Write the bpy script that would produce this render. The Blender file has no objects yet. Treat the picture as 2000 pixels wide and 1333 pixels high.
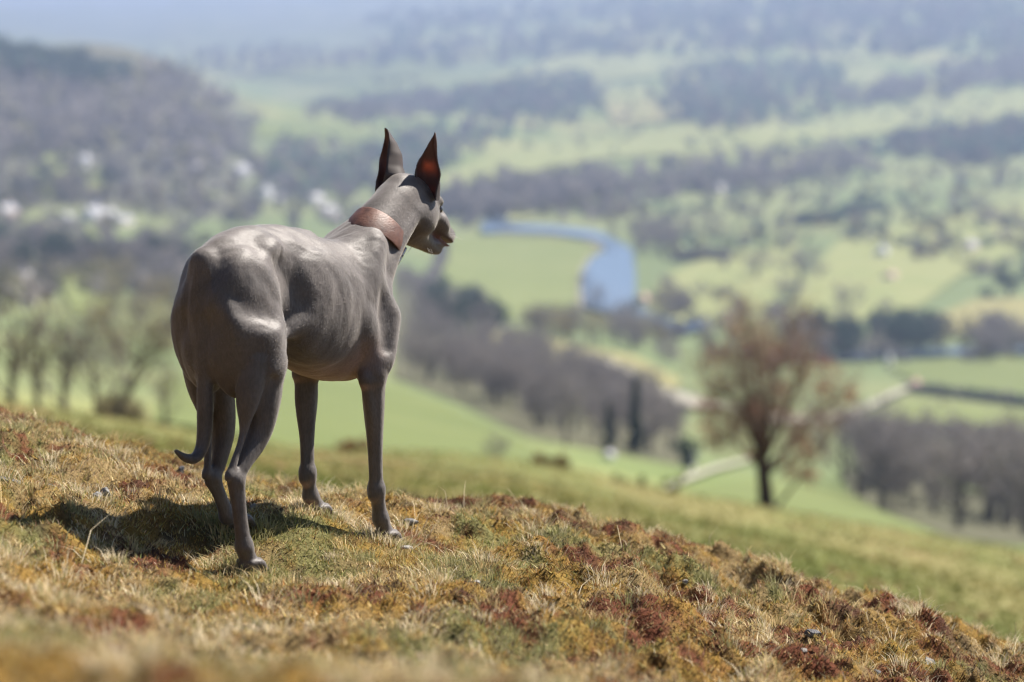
import bpy, bmesh, math, random
import numpy as np
from mathutils import Vector, Matrix, Euler

# ------------------------------------------------------------------ camera, sky, sun, exposure
scene = bpy.context.scene
COL = scene.collection
FPX = 85 / 36 * 2000                 # focal length in pixels of the 2000 px wide photograph
PITCH = math.atan((666.5 - 30) / FPX)
CAM_Z = 0.9
cam_data = bpy.data.cameras.new("camera")
cam = bpy.data.objects.new("camera", cam_data)
COL.objects.link(cam)
cam.location = (0, 0, CAM_Z)
cam.rotation_euler = (math.pi / 2 - PITCH, 0, 0)
cam_data.lens = 85
cam_data.sensor_width = 36
cam_data.clip_start = 0.1
cam_data.clip_end = 40000
cam_data.dof.use_dof = True
cam_data.dof.focus_distance = 4.03
cam_data.dof.aperture_fstop = 3.4
cam_data.dof.aperture_blades = 0
scene.camera = cam

SUN_EL = math.radians(50)
SUN_AZ = math.radians(36)            # measured from +x (right of the picture) towards +y (away)
world = bpy.data.worlds.new("World")
scene.world = world
world.use_nodes = True
wn = world.node_tree.nodes
wn.clear()
w_out = wn.new("ShaderNodeOutputWorld")
w_bg = wn.new("ShaderNodeBackground")
w_sky = wn.new("ShaderNodeTexSky")
w_sky.sky_type = 'NISHITA'
w_sky.sun_disc = False
w_sky.sun_elevation = SUN_EL
w_sky.sun_rotation = math.pi / 2 - SUN_AZ
w_sky.air_density = 0.75
w_sky.dust_density = 0.35
w_sky.ozone_density = 1.4
w_bg.inputs["Strength"].default_value = 0.05
world.node_tree.links.new(w_sky.outputs[0], w_bg.inputs[0])
world.node_tree.links.new(w_bg.outputs[0], w_out.inputs[0])

sun_data = bpy.data.lights.new("sun", 'SUN')
sun_data.energy = 5.0
sun_data.angle = math.radians(0.53)
sun_data.color = (1.0, 0.93, 0.84)
sun = bpy.data.objects.new("sun", sun_data)
COL.objects.link(sun)
sun_dir = Vector((math.cos(SUN_EL) * math.cos(SUN_AZ), math.cos(SUN_EL) * math.sin(SUN_AZ), math.sin(SUN_EL)))
sun.rotation_euler = sun_dir.to_track_quat('Z', 'Y').to_euler()

scene.render.engine = 'CYCLES'
scene.view_settings.view_transform = 'Standard'
scene.view_settings.look = 'None'
scene.view_settings.exposure = 1.36
scene.view_settings.gamma = 1.0
scene.view_settings.use_curve_mapping = False
scene.cycles.use_denoising = True
scene.cycles.denoiser = 'OPENIMAGEDENOISE'
scene.cycles.max_bounces = 6
scene.cycles.diffuse_bounces = 2
scene.cycles.glossy_bounces = 2
scene.cycles.transmission_bounces = 3
scene.cycles.transparent_max_bounces = 8
scene.cycles.volume_bounces = 0
scene.cycles.sample_clamp_indirect = 6
scene.cycles.filter_width = 1.25
scene.render.use_persistent_data = False

rng = np.random.default_rng(7)
random.seed(7)

# ------------------------------------------------------------------ helpers
def ray(px, py):
    """direction (y component 1) of the sight line through a pixel of the photograph"""
    x = (np.asarray(px, float) - 1000) / FPX
    v = -(np.asarray(py, float) - 666.5) / FPX
    y = math.cos(PITCH) + v * math.sin(PITCH)
    z = -math.sin(PITCH) + v * math.cos(PITCH)
    return np.stack([x / y, np.ones_like(y), z / y], -1)

def on_ray(px, py, dist):
    return ray(px, py) * np.asarray(dist, float)[..., None] + np.array([0, 0, CAM_Z])

def to_px(p):
    p = np.asarray(p, float)
    x, y, z = p[..., 0], p[..., 1], p[..., 2] - CAM_Z
    f = y * math.cos(PITCH) - z * math.sin(PITCH)
    u = y * math.sin(PITCH) + z * math.cos(PITCH)
    return 1000 + FPX * x / f, 666.5 - FPX * u / f

def mesh_np(name, verts, faces, mat=None, parent=None, smooth=True, attrs=None, mats=None, mat_idx=None):
    """link one mesh object from numpy arrays (faces: (n,3) or (n,4) array, or a list of such arrays)"""
    me = bpy.data.meshes.new(name)
    verts = np.asarray(verts, np.float32)
    if not isinstance(faces, (list, tuple)):
        faces = [faces]
    faces = [np.asarray(f, np.int32) for f in faces if len(f)]
    me.vertices.add(len(verts))
    me.vertices.foreach_set("co", verts.ravel())
    loops = np.concatenate([f.ravel() for f in faces])
    sizes = np.concatenate([np.full(len(f), f.shape[1], np.int32) for f in faces])
    starts = np.concatenate([[0], np.cumsum(sizes)[:-1]]).astype(np.int32)
    me.loops.add(len(loops))
    me.loops.foreach_set("vertex_index", loops)
    me.polygons.add(len(sizes))
    me.polygons.foreach_set("loop_start", starts)
    me.polygons.foreach_set("use_smooth", np.full(len(sizes), smooth))
    if mat_idx is not None:
        me.polygons.foreach_set("material_index", np.asarray(mat_idx, np.int32))
    me.update(calc_edges=True)
    me.validate()
    for an, av in (attrs or {}).items():
        av = np.asarray(av, np.float32)
        if av.ndim == 1:
            at = me.attributes.new(an, 'FLOAT', 'POINT')
            at.data.foreach_set("value", av)
        else:
            at = me.attributes.new(an, 'FLOAT_COLOR', 'POINT')
            if av.shape[1] == 3:
                av = np.concatenate([av, np.ones((len(av), 1), np.float32)], 1)
            at.data.foreach_set("color", av.ravel())
    for m in (mats or ([mat] if mat else [])):
        me.materials.append(m)
    o = bpy.data.objects.new(name, me)
    COL.objects.link(o)
    if parent is not None:
        o.parent = parent
    return o

def empty(name, loc=(0, 0, 0), rz=0.0):
    o = bpy.data.objects.new(name, None)
    o.empty_display_size = 0.1
    o.location = loc
    o.rotation_euler = (0, 0, rz)
    COL.objects.link(o)
    return o

def tag(o, label=None, cat=None, group=None, kind=None):
    if label: o["label"] = label
    if cat: o["category"] = cat
    if group: o["group"] = group
    if kind: o["kind"] = kind
    return o

def new_mat(name, rough=0.8, spec=0.3):
    m = bpy.data.materials.new(name)
    m.use_nodes = True
    nt = m.node_tree
    b = nt.nodes["Principled BSDF"]
    b.inputs["Roughness"].default_value = rough
    b.inputs["Specular IOR Level"].default_value = spec
    return m, nt, b

def N(nt, kind, **kw):
    n = nt.nodes.new(kind)
    for k, v in kw.items():
        if k in n.inputs.keys():
            n.inputs[k].default_value = v
        else:
            setattr(n, k, v)
    return n

def ramp(nt, stops, interp='LINEAR'):
    r = nt.nodes.new("ShaderNodeValToRGB")
    r.color_ramp.interpolation = interp
    el = r.color_ramp.elements
    while len(el) < len(stops):
        el.new(0.5)
    for e, (p, c) in zip(el, stops):
        e.position = p
        e.color = (*c, 1) if len(c) == 3 else c
    return r

def noise_mat(name, c0, c1, scale, rough=0.85, spec=0.2, bump=0.0, bump_scale=None, detail=4, p0=0.3, p1=0.7):
    m, nt, b = new_mat(name, rough, spec)
    tc = N(nt, "ShaderNodeTexCoord")
    no = N(nt, "ShaderNodeTexNoise", Scale=scale, Detail=detail)
    r = ramp(nt, [(p0, c0), (p1, c1)])
    L = nt.links
    L.new(tc.outputs["Object"], no.inputs["Vector"])
    L.new(no.outputs["Fac"], r.inputs[0])
    L.new(r.outputs[0], b.inputs["Base Color"])
    if bump:
        n2 = N(nt, "ShaderNodeTexNoise", Scale=bump_scale or scale * 4, Detail=5)
        bp = N(nt, "ShaderNodeBump", Strength=bump, Distance=0.02)
        L.new(tc.outputs["Object"], n2.inputs["Vector"])
        L.new(n2.outputs["Fac"], bp.inputs["Height"])
        L.new(bp.outputs[0], b.inputs["Normal"])
    return m

def attr_mat(name, attr="tint", rough=0.85, spec=0.15, translucent=0.0):
    """colour of every blade, leaf or twig comes from its own colour attribute"""
    m, nt, b = new_mat(name, rough, spec)
    a = N(nt, "ShaderNodeAttribute", attribute_name=attr)
    nt.links.new(a.outputs["Color"], b.inputs["Base Color"])
    if translucent:
        tr = N(nt, "ShaderNodeBsdfTranslucent")
        mx = N(nt, "ShaderNodeMixShader", Fac=translucent)
        nt.links.new(a.outputs["Color"], tr.inputs["Color"])
        nt.links.new(b.outputs[0], mx.inputs[1])
        nt.links.new(tr.outputs[0], mx.inputs[2])
        nt.links.new(mx.outputs[0], nt.nodes["Material Output"].inputs["Surface"])
    return m

def vnoise(x, y, seed=0):
    """smooth value noise in [0,1] on numpy arrays"""
    xi = np.floor(x).astype(np.int64); yi = np.floor(y).astype(np.int64)
    fx = x - xi; fy = y - yi
    fx = fx * fx * fx * (fx * (fx * 6 - 15) + 10); fy = fy * fy * fy * (fy * (fy * 6 - 15) + 10)
    def hsh(i, j):
        n = (i * 374761393 + j * 668265263 + seed * 974634777) & 0x7fffffff
        n = ((n ^ (n >> 13)) * 1274126177) & 0x7fffffff
        n = n ^ (n >> 16)
        return (n & 0xffff) / 65535.0
    a = hsh(xi, yi); b = hsh(xi + 1, yi); c = hsh(xi, yi + 1); d = hsh(xi + 1, yi + 1)
    return (a * (1 - fx) + b * fx) * (1 - fy) + (c * (1 - fx) + d * fx) * fy

def fbm(x, y, octaves=4, seed=0, gain=0.5):
    s = 0; a = 1; t = 0
    for k in range(octaves):
        s = s + a * vnoise(x * 2 ** k + 17.3 * k, y * 2 ** k - 9.1 * k, seed + k)
        t += a; a *= gain
    return s / t

def sstep(a, b, x):
    t = np.clip((x - a) / (b - a), 0, 1)
    return t * t * (3 - 2 * t)
HAIR_COUNT = 560000
HAZE = 0.000108

def tube(path, radii, n=8, cap=True):
    path = np.array(path, float); radii = np.broadcast_to(np.array(radii, float), (len(path),))
    tg = np.gradient(path, axis=0); tg /= np.linalg.norm(tg, axis=1, keepdims=True) + 1e-12
    up = np.array([0, 0, 1.0]) if abs(tg[0, 2]) < .9 else np.array([1.0, 0, 0])
    vs = []
    u = np.cross(tg[0], up); u /= np.linalg.norm(u)
    for p, t, r in zip(path, tg, radii):
        u = u - t * (u @ t); u /= np.linalg.norm(u) + 1e-12
        w = np.cross(t, u)
        for j in range(n):
            an = 2 * math.pi * j / n
            vs.append(p + r * (math.cos(an) * u + math.sin(an) * w))
    m = len(path)
    f = [(i * n + j, i * n + (j + 1) % n, (i + 1) * n + (j + 1) % n, (i + 1) * n + j) for i in range(m - 1) for j in range(n)]
    return np.array(vs), np.array(f)


# ------------------------------------------------------------------ the dog: one continuous body from a blended solid
DOG_TH = math.radians(57)
DOG_H = np.array([math.cos(DOG_TH), math.sin(DOG_TH), 0]); DOG_L = np.array([-math.sin(DOG_TH), math.cos(DOG_TH), 0])
DOG_O = ray(405, 490) * 3.8; DOG_O[2] = 0.0

def dog_world(q):
    q = np.asarray(q, float)
    return DOG_O + q[..., :1] * DOG_H + q[..., 1:2] * DOG_L + q[..., 2:3] * np.array([0, 0, 1.0])


# ------------------------------------------------------------------ the lie of the land
NY = np.array([-40, -6, -2, 0, 1.2, 1.7, 2.2, 2.7, 3.1, 3.5, 4.0, 4.4, 4.8, 5.2, 6, 7, 9, 12])
NZ = np.array([3, .2, -.40, -.50, -.48, -.512, -.645, -.77, -.835, -.877, -.910, -.940, -.992, -1.10, -1.43, -1.88, -2.8, -4.4])
LX = np.array([-8, -3, -1.6, -1.0, -.5, 0, .5, 1.0, 1.6, 3, 8])
LZ = np.array([1.9, .62, .32, .178, .050, 0, -.130, -.285, -.50, -1.05, -3.0])

def smooth_interp(x, xp, fp):
    """monotone-free cubic (Hermite) interpolation of a table"""
    xp = np.asarray(xp, float); fp = np.asarray(fp, float)
    m = np.gradient(fp, xp)
    x = np.clip(x, xp[0], xp[-1])
    i = np.clip(np.searchsorted(xp, x) - 1, 0, len(xp) - 2)
    h = xp[i + 1] - xp[i]; t = (x - xp[i]) / h
    return ((2 * t ** 3 - 3 * t ** 2 + 1) * fp[i] + (t ** 3 - 2 * t ** 2 + t) * h * m[i] + (-2 * t ** 3 + 3 * t ** 2) * fp[i + 1] + (t ** 3 - t ** 2) * h * m[i + 1])

PAWS = np.array([(0.024, -.060, .018), (.126, .047, .058), (.396, -.060, -.002), (.340, .050, .050)])   # where the paws stand (dog frame)
paw_w = np.array([DOG_O + p[0] * DOG_H + p[1] * DOG_L + np.array([0, 0, p[2]]) for p in PAWS])

def near_base(x, y):
    return CAM_Z + smooth_interp(y, NY, NZ) + smooth_interp(x, LX, LZ)

_d2 = ((paw_w[:, None, :2] - paw_w[None, :, :2]) ** 2).sum(-1)
_sig = .13
_w = np.linalg.solve(np.exp(-_d2 / (2 * _sig ** 2)) + np.eye(4) * .02, paw_w[:, 2] - near_base(paw_w[:, 0], paw_w[:, 1]))

def bumps(x, y):
    """mossy hummocks a hand or two wide"""
    fade = np.ones_like(x)
    for p in paw_w:
        fade = np.minimum(fade, .25 + .75 * sstep(.03, .10, np.hypot(x - p[0], y - p[1])))
    fade = fade * (.35 + .65 * sstep(.18, .40, np.hypot(x + .33, (y - 3.98) * .8)))
    b1 = fbm(x * 4.2 + 3, y * 3.4, 3, 5) - .5
    b2 = fbm(x * 13, y * 10 + 7, 3, 11) - .5
    rid = 1 - np.abs(fbm(x * 7 + 9, y * 6, 3, 23) * 2 - 1)
    right = sstep(-.3, .5, x)
    b3 = 1 - np.abs(fbm(x * 26 + 3, y * 20, 2, 27) * 2 - 1)
    return ((b3 - .7) * .032 + b1 * .055 + b2 * (.044 + .036 * right) + (rid - .75) * (.030 + .042 * right)) * fade

def near_z(x, y):
    z = near_base(x, y)
    for p, w in zip(paw_w, _w):
        z = z + w * np.exp(-((x - p[0]) ** 2 + (y - p[1]) ** 2) / (2 * _sig ** 2))
    return z

# farther land: for each distance the sight angle of the ground (as a row of the photograph) at seven bearings
FC = np.array([-2500, -900, 0, 300, 500, 1000, 1500, 2000, 2900, 4500], float)
FT = [
    (6,    (700, 770, 838, 905, 950, 1010, 1110, 1275, 1520, 1900)),
    (9,    (690, 780, 856, 920, 968, 1050, 1180, 1335, 1560, 1900)),
    (16,   (690, 770, 840, 900, 945, 1020, 1150, 1290, 1500, 1800)),
    (30,   (690, 765, 818, 865, 900, 952, 1062, 1165, 1330, 1600)),
    (60,   (680, 740, 800, 838, 868, 913, 1000, 1080, 1200, 1420)),
    (78,   (690, 745, 808, 846, 878, 924, 1014, 1094, 1210, 1420)),
    (115,  (680, 740, 806, 842, 872, 922, 1010, 1090, 1200, 1400)),
    (175,  (640, 700, 782, 820, 846, 900, 985, 1062, 1160, 1340)),
    (260,  (590, 650, 735, 756, 772, 842, 935, 1012, 1100, 1250)),
    (400,  (540, 580, 645, 668, 690, 752, 850, 900, 960, 1060)),
    (650,  (470, 510, 560, 580, 600, 652, 722, 745, 780, 820)),
    (900,  (400, 440, 500, 515, 530, 592, 592, 600, 620, 640)),
    (1200, (330, 370, 430, 445, 455, 466, 452, 442, 440, 440)),
    (1600, (150, 190, 255, 285, 345, 352, 358, 350, 330, 300)),
    (2000, (-60, 20, 97, 122, 235, 286, 276, 262, 220, 150)),
    (2600, (-20, 60, 135, 165, 210, 217, 202, 172, 110, 40)),
    (3500, (20, 70, 118, 150, 172, 142, 100, 62, 20, 0)),
    (5000, (40, 60, 92, 106, 104, 48, -8, -58, -75, -80)),
    (7000, (50, 55, 62, 62, 52, -2, -40, -62, -75, -80)),
    (9500, (20, 22, 24, 20, 12, -26, -62, -86, -95, -95)),
    (13500, (28, 28, 28, 26, 20, -10, -30, -50, -70, -90)),
]
def SC(d):
    """stretch of the table's distances: the valley lies twice as far as its first sketch"""
    d = np.asarray(d, float)
    return d * (1 + sstep(100, 260, d))
_sd = np.exp(np.linspace(math.log(1), math.log(16000), 3000)); _ss = SC(_sd)
def IS(y):
    return np.interp(y, _ss, _sd)
_ld = np.log([float(SC(r[0])) for r in FT]); _py = np.array([r[1] for r in FT], float)
_gl = np.linspace(_ld[0], _ld[-1], 420); _gp = np.linspace(FC[0], FC[-1], 351)
_G = np.array([[0.0] * len(FC)] * len(_gl))
for c in range(len(FC)):
    _G[:, c] = smooth_interp(_gl, _ld, _py[:, c])
_G = np.array([smooth_interp(_gp, FC, row) for row in _G])

def far_z(x, y):
    y = np.maximum(y, 6.0)
    px = np.clip(1000 + FPX * x / y, FC[0], FC[-1]); l = np.clip(np.log(y), _gl[0], _gl[-1])
    fi = (l - _gl[0]) / (_gl[1] - _gl[0]); fj = (px - _gp[0]) / (_gp[1] - _gp[0])
    i = np.clip(fi.astype(int), 0, len(_gl) - 2); j = np.clip(fj.astype(int), 0, len(_gp) - 2)
    a = fi - i; b = fj - j
    row = (_G[i, j] * (1 - a) * (1 - b) + _G[i + 1, j] * a * (1 - b) + _G[i, j + 1] * (1 - a) * b + _G[i + 1, j + 1] * a * b)
    z = CAM_Z + ray(np.full_like(row, 1000.0), row)[..., 2] * y
    ys = IS(y)
    flat = sstep(1.0, 1.6, ys / 500) * (1 - sstep(1300, 1700, ys))
    und = (fbm(x / 320 + 5, y / 420, 4, 41) - .5) * .011 * y * sstep(250, 900, ys) * (1 - .9 * flat)
    small = (fbm(x / 9, y / 13, 3, 43) - .5) * .012 * np.minimum(y, 120) * (1 - sstep(100, 200, y))
    return z + und + small

def GZ(x, y, detail=True):
    x = np.asarray(x, float); y = np.asarray(y, float)
    w = sstep(6.0, 9.0, y)
    z = near_z(x, y) * (1 - w) + far_z(x, y) * w
    if detail:
        z = z + bumps(x, y) * (1 - sstep(6.5, 8.5, y)) * sstep(-8, -2, y)
    return z

_dd = np.exp(np.linspace(math.log(2.4), math.log(26500), 2300))
def at(px, py, dmin=2.4, dmax=26500):
    """where the sight lines through pixels of the photograph meet the ground beyond dmin"""
    px = np.atleast_1d(np.asarray(px, float)); py = np.atleast_1d(np.asarray(py, float))
    r = ray(px, py)
    d = _dd[(_dd >= dmin) & (_dd <= dmax)]
    out = np.zeros((len(px), 3))
    for s0 in range(0, len(px), 400):
        rr_ = r[s0:s0 + 400]
        X = rr_[:, :1] * d; Y = np.broadcast_to(d, X.shape); Z = CAM_Z + rr_[:, 2:] * d
        below = Z < GZ(X, Y, False)
        below[:, -1] = True
        k = below.argmax(1)
        yy = d[k]
        # refine inside the last step
        lo = d[np.maximum(k - 1, 0)]; hi = yy.copy()
        for _ in range(14):
            m = (lo + hi) / 2
            b = CAM_Z + rr_[:, 2] * m < GZ(rr_[:, 0] * m, m, False)
            hi = np.where(b, m, hi); lo = np.where(b, lo, m)
        yy = (lo + hi) / 2
        out[s0:s0 + 400] = np.stack([rr_[:, 0] * yy, yy, GZ(rr_[:, 0] * yy, yy, False)], 1)
    return out

def grid_faces(nr, nc):
    i = np.arange(nr - 1)[:, None] * nc + np.arange(nc - 1)[None]
    return np.stack([i, i + 1, i + nc + 1, i + nc], -1).reshape(-1, 4)

# ---- the one sheet of land, from behind the camera to the far hills
rows = np.concatenate([np.linspace(-30, -4, 14), np.linspace(-3.4, 6.2, 40), 6.2 * np.exp(np.linspace(.03, math.log(26900 / 6.2), 540))])
uc = np.sinh(np.linspace(-2.6, 2.6, 221)) / math.sinh(2.6) * .80
Xg = uc[None, :] * (rows[:, None] + 7 + 46 * (rows[:, None] < -1e9)); Xg = uc[None, :] * (np.maximum(rows[:, None], -3) + 9)
Yg = np.broadcast_to(rows[:, None], Xg.shape)
Zg = GZ(Xg, Yg)
HX, HY0, HY1 = 1.62, .9, 6.3
inside = sstep(HX - .05, HX - .35, np.abs(Xg)) * sstep(HY0, HY0 + .25, Yg) * sstep(HY1, HY1 - .25, Yg)
Zg = Zg - .09 * inside
land_v = np.stack([Xg, Yg, Zg], -1).reshape(-1, 3)
lx, ly, lz = land_v.T
lpx, lpy = to_px(land_v)
ls = IS(ly)
n1 = fbm(lx / 150, ly / 280, 4, 61); n2 = fbm(lx / 700 + 7, ly / 1300, 3, 67)
pasture = np.array([.125, .160, .055]); pale = np.array([.205, .21, .082]); woodf = np.array([.085, .078, .062]); 
t1 = sstep(.42, .62, n1)[:, None]
far_c = pasture * (1 - t1) + pale * t1
t2 = sstep(.50, .60, n2)[:, None] * .55
far_c = far_c * (1 - t2) + np.array([.12, .15, .075]) * t2
spur = sstep(560, 420, lpx) * sstep(1230, 1330, ls) * sstep(2900, 2500, ls)
far_c = far_c * (1 - .85 * spur[:, None]) + woodf * .85 * spur[:, None]
hills = sstep(4200, 6500, ls)[:, None] * .6
far_c = far_c * (1 - hills) + np.array([.095, .105, .075]) * hills
m1 = fbm(lx / 3.2, ly / 6, 4, 71); m2 = fbm(lx / 1.1 + 3, ly / 2.4, 3, 73)
mid_c = (np.array([.155, .142, .055]) * sstep(.42, .66, m1)[:, None] + np.array([.115, .125, .040]) * (1 - sstep(.42, .66, m1))[:, None])
rust = sstep(.58, .70, m2)[:, None] * (sstep(1100, 500, lpx) * .8 + .1)[:, None]
mid_c = mid_c * (1 - rust) + np.array([.20, .115, .06]) * rust
tm = sstep(90, 150, ly)[:, None]
land_c = mid_c * (1 - tm) + far_c * tm
near = sstep(9, 6, ly)[:, None]
land_c = land_c * (1 - near) + np.array([.13, .085, .04]) * near

land_mat, nt, b = new_mat("land", .95, .1)
a = N(nt, "ShaderNodeAttribute", attribute_name="tint")
tc = N(nt, "ShaderNodeTexCoord"); no = N(nt, "ShaderNodeTexNoise", Scale=.35, Detail=8)
mr = N(nt, "ShaderNodeMapRange"); mr.inputs["To Min"].default_value = .6; mr.inputs["To Max"].default_value = 1.4
sc_ = N(nt, "ShaderNodeVectorMath", operation='SCALE')
nt.links.new(tc.outputs["Object"], no.inputs["Vector"]); nt.links.new(no.outputs["Fac"], mr.inputs[0]); nt.links.new(mr.outputs[0], sc_.inputs["Scale"])
nt.links.new(a.outputs["Color"], sc_.inputs[0]); nt.links.new(sc_.outputs[0], b.inputs["Base Color"])
land = mesh_np("ground", land_v, grid_faces(*Xg.shape), land_mat, attrs={"tint": land_c})
tag(land, kind="structure")

# ---- the hilltop in front, fine enough for its hummocks
hx = np.arange(-HX, HX + .001, .0075); hy = np.arange(HY0, HY1 + .001, .0095)
Hx, Hy = np.meshgrid(hx, hy)
edge = np.minimum(np.minimum(HX - np.abs(Hx), Hy - HY0), HY1 - Hy)
Hz = GZ(Hx, Hy) - .10 * sstep(.10, 0, edge)

def turf_zone(x, y):
    """what grows where: weights of straw grass, golden moss, rust moss, green grass, bare dark peat"""
    a1 = fbm(x * 9 + 2, y * 6 + 1, 5, 81, .68); a2 = fbm(x * 11 + 40, y * 7, 5, 85, .66); a3 = fbm(x * 4.2 + 11, y * 2.8 + 5, 4, 89, .6); a4 = fbm(x * 15 + 31, y * 10 + 8, 3, 93)
    right = sstep(-.3, .5, x) - .5
    rust = sstep(.50, .66, a1 + .05 * right); gold = sstep(.44, .62, a2 + .02 * right) * (1 - rust)
    green = sstep(.55, .65, a3 - .02 * right) * (1 - rust) * (1 - .7 * gold)
    peat = sstep(.60, .70, a4) * .8
    straw = np.clip(1 - rust - gold * .9 - green * .8, 0, 1)
    return straw, gold, rust, green, peat

zs = turf_zone(Hx.ravel(), Hy.ravel())
soil_c = (zs[0][:, None] * np.array([.17, .12, .055]) + zs[1][:, None] * np.array([.17, .10, .022]) + zs[2][:, None] * np.array([.10, .035, .018]) + zs[3][:, None] * np.array([.09, .09, .032]))
soil_c = soil_c * (1 - .6 * zs[4][:, None]) + np.array([.03, .022, .016]) * .6 * zs[4][:, None]
soil_mat, nt, b = new_mat("mossy_soil", .95, .1)
a = N(nt, "ShaderNodeAttribute", attribute_name="tint"); tc = N(nt, "ShaderNodeTexCoord")
no = N(nt, "ShaderNodeTexNoise", Scale=140, Detail=5); bp = N(nt, "ShaderNodeBump", Strength=1.0, Distance=.006)
mr = N(nt, "ShaderNodeMapRange"); mr.inputs["To Min"].default_value = .35; mr.inputs["To Max"].default_value = 1.5; sc_ = N(nt, "ShaderNodeVectorMath", operation='SCALE')
L = nt.links
L.new(tc.outputs["Object"], no.inputs["Vector"]); L.new(no.outputs["Fac"], bp.inputs["Height"]); L.new(no.outputs["Fac"], mr.inputs[0])
L.new(a.outputs["Color"], sc_.inputs[0]); L.new(mr.outputs[0], sc_.inputs["Scale"]); L.new(sc_.outputs[0], b.inputs["Base Color"]); L.new(bp.outputs[0], b.inputs["Normal"])
hilltop = mesh_np("hilltop", np.stack([Hx, Hy, Hz], -1).reshape(-1, 3), grid_faces(*Hx.shape), soil_mat, attrs={"tint": soil_c})
tag(hilltop, kind="structure")

def vat(px, py, dmin=70, dmax=13000):
    return at(px, py, float(SC(dmin)), float(SC(dmax)))

# ------------------------------------------------------------------ the valley: fields, river, tracks
def drape(name, px_poly, mat, dmin=70, lift=1.0, step=None, tint=None, kind="structure"):
    """a patch of land cover lying on the ground, outlined by sight lines that meet the ground"""
    P = np.array(px_poly, float)
    P = np.concatenate([P[i] + (P[(i + 1) % len(P)] - P[i]) * np.linspace(0, 1, 5, endpoint=False)[:, None] for i in range(len(P))])
    W = vat(P[:, 0], P[:, 1], dmin)
    bm = bmesh.new()
    vs = [bm.verts.new((p[0], p[1], 0)) for p in W]
    f = bm.faces.new(vs)
    bmesh.ops.triangulate(bm, faces=[f])
    dm = float(np.median(W[:, 1]))
    lim = step or dm * .035
    for _ in range(6):
        long_ = [e for e in bm.edges if e.calc_length() > lim]
        if not long_: break
        bmesh.ops.subdivide_edges(bm, edges=long_, cuts=1)
        bmesh.ops.triangulate(bm, faces=[q for q in bm.faces if len(q.verts) > 3])
        if len(bm.verts) > 5000: break
    bm.normal_update()
    if sum(q.normal.z for q in bm.faces) < 0:
        bmesh.ops.reverse_faces(bm, faces=list(bm.faces))
    co = np.array([v.co[:] for v in bm.verts])
    z = GZ(co[:, 0], co[:, 1], False) + lift * (.0009 * co[:, 1] + .05)
    for v, q in zip(bm.verts, z): v.co.z = q
    me = bpy.data.meshes.new(name); bm.to_mesh(me); bm.free()
    for p in me.polygons: p.use_smooth = True
    me.materials.append(mat)
    o = bpy.data.objects.new(name, me); COL.objects.link(o)
    o["kind"] = kind
    return o

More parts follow.
